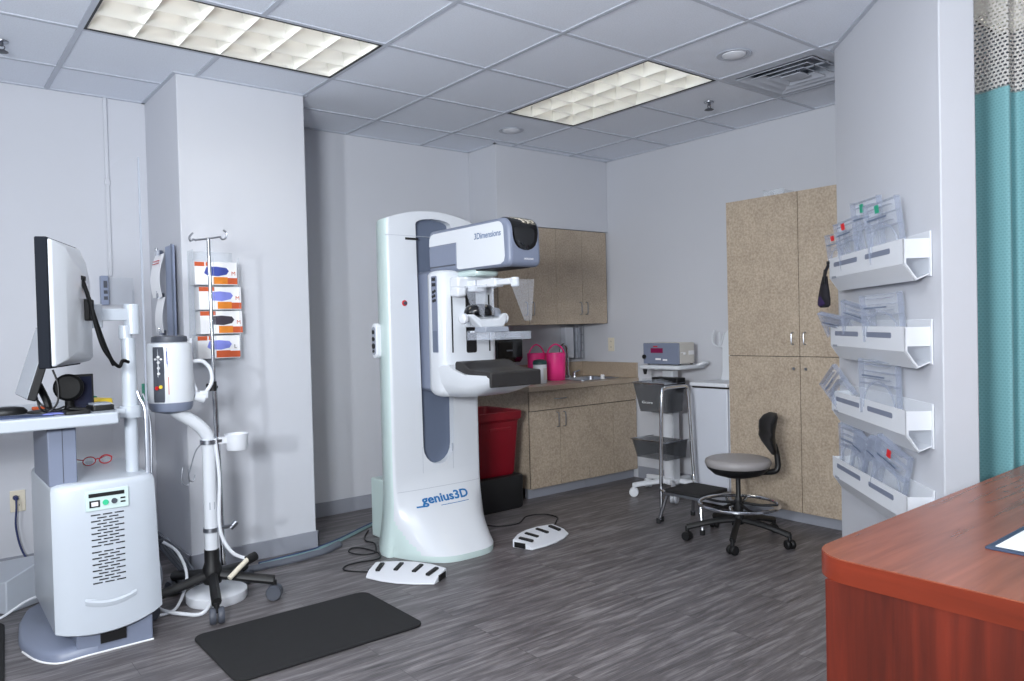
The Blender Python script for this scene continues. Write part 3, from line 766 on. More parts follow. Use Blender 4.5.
b = B(); b.lathe([(.042, 0), (.045, .008), (.02, .016), (.016, .03)], (-2.585, .86, .985), Z, 22); mk('foot', b, 'ink', t)
b = B(); b.lathe([(.01, -.02), (.042, -.016), (.055, -.004), (.055, .012), (.045, .022), (.001, .026)], (-2.585, .865, 1.085), (-.35, -1, .1), 26); b.cyl((-2.585, .865, 1.01), (-2.585, .865, 1.05), .016); mk('scan_head', b, 'ink', t)
t = thing('framed_photo_display', 'small black framed display with a coloured picture, right of the round scanner', 'display', (-2.535, .90, .985), radians(8))
b = B(); b.box(-.045, .045, -.008, .008, 0, .15); mk('frame', b, 'black', t, local=True, bev=.003)
b = B(); b.box(-.038, .036, -.0095, -.008, .012, .14); mk('picture', b, 'screen', t, local=True)
b = B(); b.tube([(0, .005, .1), (0, .05, .003)], .004); mk('easel_leg', b, 'black', t, local=True)
t = thing('desk_telephone', 'flat black handheld device lying at the right end of the workstation table', 'handset', (-2.475, .86, .985), radians(6))
b = B(); b.prism(rrect(-.042, .042, -.05, .05, .012), 0, .022); mk('body', b, 'black', t, local=True, bev=.004)
b = B(); b.prism(rrect(-.035, .035, -.042, .042, .01), .022, .030); mk('keypad', b, 'grey', t, local=True, bev=.002)
b = B(); b.prism(rrect(-2.62, -2.53, .73, .82, .01), .985, .999); b.box(-2.605, -2.54, .74, .81, .999, 1.008, rot=Matrix.Translation((-2.57, .775, 1.0)) @ Matrix.Rotation(.15, 4, 'Y') @ Matrix.Translation((2.57, -.775, -1.0)))
tag(mk('card_reader', b, ['black'], bev=.003), 'flat black card reader in front of the framed display', 'card reader')
b = B(); b.box(-.05, .05, -.06, .06, 0, .03, rot=Matrix.Translation((-2.45, 1.12, .985)) @ Matrix.Rotation(.4, 4, 'Z')); tag(mk('wipes_packet', b, 'yellow', bev=.01, seg=3), 'yellow wipes packet behind the small framed display', 'packet')
b = B(); b.box(-.045, .045, -.05, .05, 0, .035, rot=Matrix.Translation((-2.475, 1.24, .985)) @ Matrix.Rotation(.1, 4, 'Z')); tag(mk('box_of_labels', b, 'green', bev=.004), 'green box behind the yellow wipes packet', 'box')
b = B(); b.box(-.045, .045, -.035, .035, 0, .016, rot=Matrix.Translation((-2.455, .99, .985)) @ Matrix.Rotation(.3, 4, 'Z')); tag(mk('folded_gauze', b, 'ivory', bev=.006), 'pale folded gauze between the handset and the yellow packet', 'gauze')
b = B(); b.prism([(-2.86, .76), (-2.66, .74), (-2.64, .84), (-2.83, .89)], .9852, .988); tag(mk('blue_sheet', b, 'bcable'), 'blue sheet lying flat at the left end of the table', 'sheet')
b = B(); b.prism([(-2.69, .78), (-2.62, .77), (-2.60, .83), (-2.66, .85)], .9885, .991); tag(mk('blue_note', b, 'lilac'), 'light blue note overlapping the blue sheet', 'note')
b = B(); b.lathe([(.05, 0), (.055, .012), (.045, .026), (.02, .032), (.001, .033)], (0, 0, 0), Z, 24)
for v in b.bm.verts: v.co = Vector((-2.79 + v.co.x * 1.3, .96 + v.co.y * .8, .985 + v.co.z))
tag(mk('computer_mouse', b, 'black', smooth=60), 'black rounded mouse at the left edge of the table', 'mouse')
b = B(); b.box(-.03, .03, -.01, .01, 0, .014, rot=Matrix.Translation((-2.66, 1.1, .985)) @ Matrix.Rotation(.2, 4, 'Z')); tag(mk('marker_pen', b, 'rust', bev=.004), 'short rust-orange marker at the foot of the tilted screen', 'marker')
# red eyeglasses
t = thing('eyeglasses', 'red eyeglasses lying on top of the white workstation cabinet', 'eyeglasses', (-2.44, 1.2, .707), radians(12))
b = B()
for s in (-1, 1):
    b.tube([(s * .035 + .027 * cos(a), -.02, .024 + .019 * sin(a)) for a in [2 * pi * i / 14 for i in range(14)]], .0025, closed=True, seg=6)
    b.tube([(s * .062, -.02, .032), (s * .066, .05, .028), (s * .064, .12, .008)], .003, smooth=4, seg=6)
b.tube([(-.01, -.02, .028), (0, -.022, .032), (.01, -.02, .028)], .0025, seg=6)
mk('frame', b, 'redp', t, local=True)
for s in (-1, 1):
    b = B(); b.cyl((s * .035, -.0205, .024), (s * .035, -.0195, .024), .017, seg=18); mk('lens', b, 'clear2', t, local=True)

# ================================================================== LEFT WALL ITEMS
t = thing('wall_raceway', 'thin white cable raceway running down the left wall from the ceiling', 'raceway', (-2.15, YL, 1.5))
b = B(); b.box(-2.158, -2.136, YL - .014, YL, 1.64, H); mk('channel', b, 'wall', t, bev=.004)
b = B(); b.box(-2.162, -2.132, YL - .017, YL, 2.17, 2.20); mk('coupling', b, 'wall', t, bev=.003)
t = thing('wall_phone_box', 'slim grey control box with small keys on the left wall, under the raceway', 'control box', (-2.185, YL, 1.55))
b = B(); b.box(-2.205, -2.165, YL - .045, YL, 1.47, 1.64); mk('body', b, 'alu', t, bev=.004)
b = B(); b.box(-2.192, -2.172, YL - .047, YL - .044, 1.57, 1.61).box(-2.192, -2.172, YL - .047, YL - .044, 1.535, 1.555).box(-2.192, -2.172, YL - .047, YL - .044, 1.50, 1.52); mk('key', b, 'dgrey', t)
b = B(); b.box(-2.160, -2.03, YL - .03, YL - .027, 1.475, 1.63).box(-2.160, -2.03, YL - .03, YL - .001, 1.472, 1.475).box(-2.16, -2.157, YL - .03, YL - .001, 1.475, 1.56).box(-2.033, -2.03, YL - .03, YL - .001, 1.475, 1.56)
tag(mk('brochure_holder', b, 'clear2', smooth=0), 'clear acrylic pocket on the wall right of the grey control box', 'holder')
b = B(); b.box(-1.998, -1.955, YL - .004, YL - .0005, .895, 1.0); tag(mk('green_sticker', b, 'green'), 'small green sticker low on the left wall beside the injector', 'sticker')

def outlet(name, label, o, u, n, plug=False):
    """duplex outlet plate centred at o, width along u, facing n"""
    t = thing(name, label, 'outlet', o, 0, 'wall outlets')
    o = Vector(o); u = Vector(u); n = Vector(n)
    def bx(b, a0, a1, z0, z1, d0, d1):
        P = [o + u * a + Z * z + n * d for d in (d0, d1) for a, z in ((a0, z0), (a1, z0), (a1, z1), (a0, z1))]
        b.hexa([P[0], P[1], P[2], P[3], P[4], P[5], P[6], P[7]])
    b = B(); bx(b, -.036, .036, -.058, .058, 0.0005, .006); mk('plate', b, 'ivory', t, bev=.002)
    b = B()
    for z in (-.024, .024): bx(b, -.016, .016, z - .014, z + .014, .006, .008)
    mk('socket', b, 'ivory', t)
    b = B()
    for z in (-.024, .024):
        for a in (-.006, .006): bx(b, a - .0012, a + .0012, z - .003, z + .007, .008, .0086)
    mk('slot', b, 'black', t)
    if not plug: return t
    return t
outlet('wall_outlet', 'ivory wall outlet low on the left wall with a dark cord plugged in', (-2.642, YL, .40), X, -Y, True)
outlet('wall_outlet', 'ivory wall outlet above the sink counter on the right wall', (XR, 1.905, 1.112), Y, -X)
b = B(); b.cyl((-2.652, YL - .007, .42), (-2.652, YL - .035, .42), .014, .011)
b.tube([(-2.652, YL - .035, .42), (-2.655, YL - .06, .37), (-2.66, YL - .06, .27), (-2.64, YL - .07, .15), (-2.60, YL - .10, .07), (-2.54, YL - .12, .02), (-2.45, YL - .2, .008)], .005, smooth=6)
tag(mk('power_cord', b, 'navy'), 'dark blue power cord hanging from the left wall outlet', 'cord')

# sloped grey equipment box at the left edge
a = Vector((-2.766, 1.572)); u_ = Vector((.84, .54)).normalized(); v_ = Vector((-u_.y, u_.x))
b = B(); P = [a, a + u_ * .26, a + u_ * .26 + v_ * .40, a + v_ * .40]
b.hexa([(*P[0], 0), (*P[1], 0), (*P[2], 0), (*P[3], 0), (*P[0], .155), (*P[1], .225), (*P[2], .14), (*P[3], .07)])
eb = mk('grey_equipment_box', b, 'casing', bev=.006); tag(eb, 'low grey sloping equipment box on the floor at the left edge, behind the workstation foot', 'equipment box')
b = B(); b.tube([(-2.98, 1.50, .006), (-2.85, 1.535, .007), (-2.795, 1.52, .008), (-2.70, 1.53, .055), (-2.62, 1.565, .06), (-2.5, 1.62, .02)], .006, smooth=5)
tag(mk('white_floor_cable', b, 'whitem'), 'white cable crossing the floor at the left edge in front of the grey box', 'cable')

# mats
b = B(); b.prism(rrect(-2.19, -1.375, .135, .69, .05), .0005, .012); tag(mk('floor_mat', b, 'mat', bev=.004), 'dark grey anti-fatigue mat lying in the middle of the floor', 'mat', None)
b = B(); b.prism([(-3.7, .62), (-2.86, .60), (-2.79, 1.40), (-2.80, 1.44), (-2.83, 1.465), (-3.7, 1.50)], .0005, .012); tag(mk('floor_mat', b, 'mat', bev=.004), 'dark mat at the bottom left edge, left of the workstation foot', 'mat', None)

# ================================================================== COLUMN ITEMS
t = thing('glove_box_rack', 'clear wall rack on the white column holding four glove boxes', 'rack', (-1.77, 1.6, 1.15))
b = B()
b.box(-1.90, -1.665, 1.594, 1.598, 1.15, 1.735)
for z in (1.155, 1.287, 1.417, 1.55): b.box(-1.90, -1.665, 1.498, 1.594, z - .004, z - .001)
b.box(-1.903, -1.90, 1.498, 1.597, 1.15, 1.735)
b.box(-1.665, -1.662, 1.498, 1.52, 1.15, 1.70).box(-1.80, -1.797, 1.494, 1.497, 1.15, 1.70)
mk('clear_frame', b, 'clear', t, smooth=0)
for i, (z, x0, c1, c2, lab) in enumerate(((1.551, -1.893, 'blue', 'orange', 'topmost glove box in the column rack, dark blue glove print'), (1.418, -1.875, 'lilac', 'orange', 'second glove box from the top, pale violet glove print'),
                                     (1.288, -1.872, 'char', 'orange', 'third glove box from the top, charcoal glove print'), (1.156, -1.889, 'lilac', 'rust', 'lowest glove box in the column rack, violet glove print'))):
    t = thing('glove_box', lab, 'glove box', (x0 + .11, 1.55, z), 0, 'glove boxes on the column')
    w = .222; h_ = .122
    b = B(); b.box(x0, x0 + w, 1.504, 1.592, z, z + h_); mk('carton', b, 'card', t, bev=.002)
    yf = 1.5035
    b = B(); b.prism([(x0 + .048, z + .062), (x0 + .065, z + .050), (x0 + .12, z + .046), (x0 + .165, z + .056), (x0 + .178, z + .075), (x0 + .165, z + .092), (x0 + .11, z + .098), (x0 + .06, z + .094)], yf - .0005, yf + .001, 'xz')
    mk('glove_print', b, c1, t)
    b = B(); b.box(x0 + .095, x0 + .17, yf - .0005, yf + .001, z + .004, z + .042); mk('orange_panel', b, c2, t)
    for q in ((x0 + .17, x0 + w, z + .004, z + .038), (x0, x0 + .05, z + .098, z + h_ - .001), (x0 + .057, x0 + .08, z + .10, z + h_ - .001)):
        b = B(); b.box(q[0], q[1], yf - .0006, yf + .001, q[2], q[3]); mk('rust_panel', b, 'rust', t)
    s = ['M', 'M', 'M', 'L'][i]
    lettering('size_letter', s, .03, lambda x, y, zz: (x0 + .192 + x, yf - .0008 - zz, z + .052 + y), 'rust' if i < 3 else 'char', t)

t = thing('wall_chart_holder', 'grey wall board with clipped hanging papers on the left side of the white column', 'chart holder', (-1.93, 1.75, 1.5))
b = B(); b.box(-1.962, -1.948, 1.66, 1.80, 1.275, 1.775).box(-1.949, -1.930, 1.72, 1.77, 1.70, 1.74).box(-1.949, -1.930, 1.72, 1.77, 1.31, 1.35); mk('board', b, 'alu', t, bev=.003)
b = B(); b.box(-1.966, -1.961, 1.656, 1.675, 1.272, 1.778); mk('edge_strip', b, 'slate', t)
b = B()
def paper(b, y0, y1, z0, z1, x0, c):
    n = 8; rs = []
    for i in range(n + 1):
        z = z1 + (z0 - z1) * i / n; x = x0 - c * sin(pi * i / n * .8)
        rs.append([(x, y0, z), (x, y1, z), (x - .0015, y1, z), (x - .0015, y0, z)])
    b.rings(rs)
paper(b, 1.80, 1.99, 1.50, 1.74, -1.965, .03); mk('paper', b, 'paper', t, label='curling white paper with red lines')
b = B(); paper(b, 1.82, 1.97, 1.30, 1.50, -1.962, .02); mk('paper', b, 'paper', t)
b = B()
for z in (1.745, 1.505, 1.30): b.box(-1.99, -1.955, 1.86, 1.90, z - .012, z + .016).cyl((-1.985, 1.88, z + .012), (-1.985, 1.88, z + .03), .008)
mk('clip', b, 'chrome', t)
b = B(); b.box(-1.988, -1.985, 1.83, 1.96, 1.70, 1.704).box(-1.991, -1.988, 1.83, 1.96, 1.685, 1.689); mk('red_line', b, 'redp', t)

# ================================================================== INJECTOR STAND
cx, cy = -1.985, 1.06
t = thing('contrast_injector', 'white cylindrical injector head on a bent wheeled stand, left of the glove rack', 'injector', (cx, cy, 0))
b = B(); b.lathe([(.04, .10), (.045, .12), (.045, .17), (.034, .20), (.034, .26)], (cx, cy, 0), Z, 24); mk('hub', b, 'black', t)
for k_, a in enumerate((256, 328, 40, 112, 184)):
    a = radians(a); r = .285; ex, ey = cx + r * cos(a), cy + r * sin(a)
    b = B(); b.tube([(cx + .03 * cos(a), cy + .03 * sin(a), .14), (cx + .16 * cos(a), cy + .16 * sin(a), .115), (ex, ey, .095)], .024, smooth=4, flat=.8, seg=10)
    b.cyl((ex, ey, .05), (ex, ey, .095), .012)
    lg = mk('leg', b, 'black', t)
    b = B(); caster(b, (ex, ey), .037, .032, a + pi / 2); mk('caster', b, 'dgrey', lg)
b = B(); b.lathe([(.001, 0.001), (.135, .001), (.14, .01), (.14, .045), (.13, .052), (.001, .054)], (cx + .03, cy + .04, 0), Z, 40); mk('base_weight', b, 'whitem', t, label='round white weight plate')
b = B(); b.tube([(cx, cy, .22), (cx, cy, .50), (cx, cy, .76), (cx - .01, cy, .815), (cx - .05, cy, .865), (cx - .13, cy, .925), (cx - .155, cy, .95)], .030, smooth=6, seg=18); mk('column', b, 'white', t)
b = B(); b.cyl((cx, cy, .205), (cx, cy, .262), .031).cyl((cx, cy, .228), (cx, cy, .236), .033); mk('black_band', b, 'black', t)
b = B(); b.cyl((cx, cy, .345), (cx, cy, .365), .036).box(cx, cx + .10, cy - .012, cy + .012, .348, .362).cyl((cx + .09, cy, .345), (cx + .12, cy, .37), .014); mk('clamp', b, 'steel', t, label='lower steel clamp')
b = B(); b.cyl((cx, cy, .765), (cx, cy, .785), .038).box(cx - .03, cx + .06, cy - .014, cy + .014, .768, .782); mk('clamp', b, 'steel', t, label='upper steel clamp')
b = B(); b.box(cx - .012, cx + .012, cy - .0285, cy - .024, .455, .49); mk('sticker', b, 'grey', t)
hx = -2.145
b = B(); b.lathe([(.03, .925), (.05, .93), (.085, .94), (.093, .955), (.096, .98)], (hx, cy, 0), Z, 40); mk('head_base', b, 'bluegrey', t)
b = B(); b.lathe([(.096, .98), (.098, 1.0), (.098, 1.235), (.094, 1.25), (.08, 1.255)], (hx, cy, 0), Z, 44); hd = mk('injector_head', b, 'white', t, smooth=50)
b = B(); b.lathe([(.075, 1.25), (.078, 1.262), (.076, 1.28), (.06, 1.285), (.001, 1.286)], (hx, cy, 0), Z, 36); mk('top_collar', b, 'dgrey', t)
# control strip wrapped on the cylinder
def onhead(ang, z, r=.0985): return (hx + r * sin(ang), cy - r * cos(ang), z)
def patch(b, a0, a1, z0, z1, r, rr_=.03, n=24):
    outl = rrect(a0, a1, z0, z1, rr_, 4)
    ring1 = [onhead(a, z, r) for a, z in outl]; ring0 = [onhead(a, z, r - .006) for a, z in outl]
    am = (a0 + a1) / 2
    V0 = [b.bm.verts.new(p) for p in ring0]; V1 = [b.bm.verts.new(p) for p in ring1]; m_ = len(V1)
    for i in range(m_): b.bm.faces.new((V0[i], V0[(i + 1) % m_], V1[(i + 1) % m_], V1[i]))
    b.bm.faces.new(V1)
b = B(); patch(b, -1.02, -.50, .985, 1.235, .101, .03)
kp = mk('key_strip', b, 'dgrey', hd, smooth=0)
b = B()
for z in (1.19, 1.165, 1.14, 1.115): b.cyl(onhead(-.74, z, .096), onhead(-.74, z, .1045), .006, seg=10)
b.cyl(onhead(-.88, 1.18, .096), onhead(-.88, 1.18, .1045), .005, seg=10).cyl(onhead(-.62, 1.18, .096), onhead(-.62, 1.18, .1045), .005, seg=10)
mk('key', b, 'card', kp)
b = B(); b.cyl(onhead(-.84, 1.05, .096), onhead(-.84, 1.05, .1045), .009, seg=12); mk('key', b, 'redp', kp)
b = B(); b.cyl(onhead(-.66, 1.055, .096), onhead(-.66, 1.055, .1045), .008, seg=12); mk('key', b, 'yellow', kp)
b = B(); b.box(-.0015, .0015, -.0005, .0005, -.045, .045, rot=Matrix.Translation(onhead(-.36, 1.185, .0985)) @ Matrix.Rotation(-.36, 4, 'Z')).box(-.004, .0, -.0005, .0005, -.03, .03, rot=Matrix.Translation(onhead(-.36, 1.185, .0985)) @ Matrix.Rotation(-.36, 4, 'Z')); mk('blue_print', b, 'blue', hd)
b = B(); b.box(-.0015, .0015, -.0005, .0005, -.04, .04, rot=Matrix.Translation(onhead(-.33, 1.06, .0985)) @ Matrix.Rotation(-.33, 4, 'Z')); mk('red_print', b, 'rust', hd)
# small white syringe heater on the right of the head with hoses
b = B(); b.box(-2.02, -1.985, cy - .02, cy + .02, .985, 1.02).cyl((-2.045, cy - .01, 1.0), (-2.0, cy - .01, .985), .022)
b.tube([(-2.05, cy, 1.16), (-2.0, cy, 1.16), (-1.965, cy, 1.12), (-1.96, cy, 1.06), (-1.99, cy, 1.01)], .009, smooth=6)
b.tube([(-2.05, cy, 1.27), (-2.045, cy + .01, 1.10), (-2.03, cy, 1.02)], .006, smooth=4)
mk('syringe_hose', b, 'whitem', t)
# chrome drip pole
px_, py_ = -1.95, 1.075
b = B(); b.cyl((px_ + .024, py_, .17), (px_ + .006, py_, 1.04), .0125).cyl((px_ + .006, py_, 1.0), (px_, py_, 1.745), .0085); mk('drip_pole', b, 'chrome', t)
b = B(); b.cyl((px_ - .014, py_ - .02, 1.035), (px_ - .014, py_ + .02, 1.035), .011).cyl((px_, py_, 1.015), (px_, py_, 1.06), .017).cyl((px_ - .03, py_, 1.045), (px_ + .02, py_, 1.03), .008); mk('pole_knob', b, 'black', t)
b = B(); b.tube([(px_ - .06, py_, 1.735), (px_, py_, 1.745), (px_ + .06, py_, 1.757)], .0045, smooth=3)
for s in (-1, 1): b.tube([(px_ + s * .055, py_, 1.743 + s * .012), (px_ + s * .068, py_, 1.75 + s * .012), (px_ + s * .083, py_, 1.742 + s * .012), (px_ + s * .086, py_, 1.762 + s * .012), (px_ + s * .07, py_, 1.78 + s * .012)] if s < 0 else
                         [(px_ + .055, py_, 1.756), (px_ + .066, py_, 1.745), (px_ + .082, py_, 1.752), (px_ + .088, py_, 1.775), (px_ + .072, py_, 1.79)], .0045, smooth=5)
mk('hook', b, 'steel', t)
b = B(); b.lathe([(.001, .722), (.046, .722), (.05, .73), (.053, .79), (.056, .80), (.053, .80), (.047, .735), (.001, .73)], (-1.85, cy, 0), Z, 30); b.box(-1.94, -1.89, cy - .01, cy + .01, .76, .79); mk('cup', b, 'whitem', t, label='white plastic cup')
b = B(); b.tube([(cx - .02, cy, .775), (cx - .06, cy - .01, .74), (cx - .09, cy - .02, .66), (cx - .10, cy - .02, .615), (cx - .08, cy - .02, .60), (cx - .07, cy - .02, .63)], .003, smooth=5)
b.tube([(cx - .125, cy - .02, .67), (cx - .13, cy - .02, .60), (cx - .10, cy - .02, .59), (cx - .10, cy - .02, .66)], .003, smooth=5)
mk('wire_hook', b, 'steel', t)
b = B(); b.tube([(cx + .025, cy - .02, .79), (cx + .04, cy - .02, .6), (cx + .035, cy - .02, .36), (cx + .08, cy - .04, .24), (cx + .16, cy - .06, .19)], .0085, smooth=6)
b.tube([(cx + .01, cy - .03, .10), (cx - .08, cy - .14, .02), (cx - .16, cy - .08, .012), (cx - .24, cy + .04, .03), (cx - .25, cy + .12, .12)], .0085, smooth=6)
b.tube([(cx - .18, cy + .15, .30), (cx - .12, cy + .12, .24), (cx - .09, cy + .10, .12), (cx - .16, cy + .02, .015), (cx - .25, cy - .03, .012)], .007, smooth=6)
mk('hose', b, 'whitem', t, label='white hoses')
b = B(); b.tube([(cx + .15, cy - .07, .20), (cx + .09, cy - .10, .17), (cx + .04, cy - .12, .14)], .012); mk('probe', b, 'ivory', t)
b = B(); b.cyl((cx + .19, cy - .05, .2), (cx + .14, cy - .07, .19), .022)
mk('pedal_grip', b, 'black', t)
b = B()
for q in range(5):
    o_ = q * .012
    b.tube([(cx - .22 + o_, cy + .28, .42 - o_ * 3), (cx - .16 + o_, cy + .30, .25), (cx - .06 + o_, cy + .22 - o_, .09), (cx + .02, cy + .25 + o_, .02 + o_), (cx + .10 + o_, cy + .38, .012)], .007, smooth=6)
tag(mk('cable_bundle', b, 'dgrey'), 'bundle of dark cables behind the injector stand base', 'cables')
b = B()
for q, r in ((0, .07), (1, .062), (2, .072)):
    b.tube([(cx - .22 + .3 * r * cos(a), cy + .12 + q * .012, .15 + r * sin(a)) for a in [2 * pi * i / 16 for i in range(16)]], .006, closed=True, smooth=2)
tag(mk('coiled_cable', b, 'grey'), 'coiled pale cable between the workstation and the injector stand', 'cable')

# ================================================================== FLOOR CABLES & CONDUIT
b = B(); b.tube([(-1.92, 1.42, .018), (-1.70, 1.40, .018), (-1.435, 1.40, .018), (-1.325, 1.42, .018), (-1.236, 1.435, .018), (-1.11, 1.51, .018)], .02, smooth=5, flat=.7)
tag(mk('floor_conduit', b, 'conduit'), 'grey floor conduit along the foot of the white column', 'conduit')
for q, (lab, m_) in enumerate((('blue cable running from the column foot behind the machine', 'bcable'), ('pale grey-green cable running beside the blue cable behind the machine', 'gcable'))):
    b = B()
    for s in ((0, .018) if q else (.036,)):
        b.tube([(-1.60, 1.47 + s, .006), (-1.30, 1.50 + s, .006), (-1.194, 1.543 + s, .006), (-1.045, 1.612 + s, .006), (-.835, 1.742 + s, .006), (-.70, 1.82 + s, .006)], .006 if q else .007, smooth=4)
    tag(mk('floor_cable', b, m_), lab, 'cable', None)
b = B(); b.tube([(x, y, .006) for x, y in [(-0.819, 1.70), (-0.908, 1.58), (-0.944, 1.491), (-0.93, 1.42), (-0.965, 1.33), (-1.028, 1.234), (-1.099, 1.257), (-1.129, 1.349), (-1.081, 1.413), (-1.036, 1.374), (-1.01, 1.25), (-1.03, 1.16), (-1.082, 1.117), (-1.19, 1.139), (-1.272, 1.12), (-1.294, 1.047), (-1.19, 0.92)]], .0042, smooth=5)
tag(mk('pedal_cord', b, 'black', smooth=60), 'looping black cord on the floor left of the machine foot', 'cord')
b = B(); b.tube([(x, y, .006) for x, y in [(-.22, 1.36), (-0.181, 1.234), (-0.117, 1.172), (-0.008, 1.167), (0.143, 1.268), (0.263, 1.225), (0.271, 1.106), (0.199, 1.035), (0.08, .93)]], .0042, smooth=5)
tag(mk('pedal_cord', b, 'black', smooth=60), 'black cord on the floor behind the right foot pedal, below the red bin', 'cord')

def footswitch(loc, rz, label):
    t = thing('foot_pedal', label, 'foot pedal', loc, rz, 'foot pedals of the machine')
    # local: x along the long side, -y towards the user edge
    b = B()
    top = []
    xs = [-.205, -.1, 0, .1, .205]
    def back(x): return .085 - 1.4 * x * x
    def front(x): return -.055 - .9 * x * x * .2 + .0
    bot = [(x, back(x) + .006) for x in xs] + [(x * .95, -.135 + .9 * x * x) for x in xs[::-1]]
    tp = [(x * .985, back(x)) for x in xs] + [(x * .97, -.062 + .1 * x * x) for x in xs[::-1]]
    b.rings([[(x, y, .002) for x, y in bot], [(x, y, .046 if i < 5 else .010) for i, (x, y) in enumerate([(x, y) for x, y in bot[:5]] + bot[5:])],
             [(x, y, .050 if i < 5 else .034) for i, (x, y) in enumerate(tp)]])
    mk('housing', b, 'whitem', t, local=True, bev=.003)
    for i, x in enumerate((-.15, -.055, .055, .15)):
        a = -x * 1.2
        R_ = Matrix.Translation((x, back(x) - .078, .0415)) @ Matrix.Rotation(a, 4, 'Z') @ Matrix.Rotation(.11, 4, 'X')
        b = B(); b.box(-.012, .012, -.045, .045, -.004, .009, rot=R_)
        mk('pedal', b, 'black', t, local=True, bev=.004)
    b = B(); b.box(.198, .206, -.055, .02, .006, .036); mk('end_cap', b, 'black', t, local=True)
    b = B(); b.box(-.206, -.198, -.055, .02, .006, .036); mk('end_cap', b, 'black', t, local=True)
    return t
footswitch((-1.085, .765, 0), math.atan2(-.84, .54), 'white four-pedal foot switch in front left of the machine foot')
footswitch((-.165, .80, 0), math.atan2(.25, .97), 'white four-pedal foot switch right of the machine foot, near the red bin')

# ================================================================== SINK CABINETS
GAP = .003
def handle(b, p, d, n, L_=.095, off=.026, r=.0036):
    """bow pull centred at p, running along d, standing off along n"""
    p = Vector(p); d = Vector(d); n = Vector(n)
    b.tube([p - d * L_ / 2, p - d * L_ * .48 + n * off * .8, p - d * L_ * .3 + n * off, p + d * L_ * .3 + n * off, p + d * L_ * .48 + n * off * .8, p + d * L_ / 2], r, smooth=4)
# base cabinets
y0 = 1.62; xs = (.485, 1.085, 1.645)
for i in range(2):
    xa, xb = xs[i], xs[i + 1]; xm = (xa + xb) / 2
    t = thing('base_cabinet', ('beige sink base cabinet unit next to the red bin', 'beige base cabinet unit in the corner behind the rolling cart')[i], 'cabinet', (xm, 1.95, 0), 0, 'base cabinets under the sink counter')
    b = B(); b.box(xa, xb, y0 + .02, YB - .002, .075, .80); mk('body', b, 'lam', t)
    b = B(); b.box(xa + .002, xb - .002, y0 + .012, y0 + .02, .08, .797); mk('shadow_gap', b, 'gap', t)
    b = B(); b.box(xa + .002, xb - .002, 1.665, 1.70, 0.0005, .075); mk('toe_kick', b, 'base', t)
    b = B(); b.box(xa + .002, xb - .002, y0, y0 + .016, .657, .796); dr = mk('drawer_front', b, 'lam', t, bev=.001)
    if i == 0:
        b = B(); handle(b, (xm, y0, .735), X, -Y, .11); mk('handle', b, 'steel', dr)
    w = (xb - xa) / 2
    for s in (0, 1):
        b = B(); b.box(xa + w * s + .002, xa + w * (s + 1) - .002, y0, y0 + .016, .078, .651); d_ = mk('door', b, 'lam', t, bev=.001)
        hx_ = xm + (-.035 if s == 0 else .035)
        if i == 0:
            b = B(); handle(b, (hx_, y0, .575), Z, -Y, .11); mk('handle', b, 'steel', d_)
# countertop with sink cut-out
t = thing('sink_counter', 'beige laminate sink counter with backsplash over the base cabinets', 'countertop', (1.07, 1.95, .80))
b = B(); b.box(.47, XR - .003, 1.60, YB - .002, .801, .838); ct = mk('worktop', b, 'counter', t)
b = B(); b.prism(rrect(1.13, 1.55, 1.72, 2.06, .05), .79, .85); cut(ct, b)
b = B(); b.box(.47, XR - .003, YB - .022, YB - .002, .838, .962).box(XR - .023, XR - .003, 1.605, YB - .022, .838, .962); mk('backsplash', b, 'counter', t, bev=.002)
t = thing('sink', 'stainless sink basin set into the beige counter', 'sink', (1.34, 1.89, .838))
o_ = rrect(1.115, 1.565, 1.705, 2.075, .06); i_ = rrect(1.14, 1.54, 1.73, 2.05, .045); l_ = rrect(1.16, 1.52, 1.75, 2.03, .05)
b = B(); b.rings([[(x, y, .839) for x, y in o_], [(x, y, .842) for x, y in o_], [(x, y, .842) for x, y in i_], [(x, y, .70) for x, y in l_]], cap0=False)
mk('basin', b, 'steel', t, smooth=30, recalc=False)
b = B(); b.lathe([(.04, .7005), (.038, .704), (.01, .703)], (1.34, 1.89, 0), Z, 20); mk('drain', b, 'chrome', t)
t = thing('faucet', 'chrome gooseneck faucet behind the sink', 'faucet', (1.34, 2.12, .838))
b = B(); b.lathe([(.026, .838), (.026, .85), (.016, .858), (.014, .90)], (1.34, 2.12, 0), Z, 20)
b.tube([(1.34, 2.12, .88), (1.34, 2.12, 1.03), (1.32, 2.11, 1.10), (1.26, 2.08, 1.125), (1.20, 2.05, 1.10), (1.185, 2.04, 1.05)], .011, smooth=6, seg=12)
mk('spout', b, 'chrome', t)
for s in (-1, 1):
    b = B(); b.lathe([(.018, .838), (.016, .87), (.01, .885)], (1.34 + s * .075, 2.12, 0), Z, 14); b.tube([(1.34 + s * .075, 2.12, .88), (1.34 + s * .12, 2.10, .895)], .007); mk('tap_handle', b, 'chrome', t)
b = B(); b.lathe([(.001, .842), (.016, .842), (.018, .87), (.012, .878), (.001, .878)], (1.345, 1.712 + .0, 0), Z, 18); tag(mk('small_bottle', b, 'card'), 'tiny white container at the front rim of the sink', 'container')
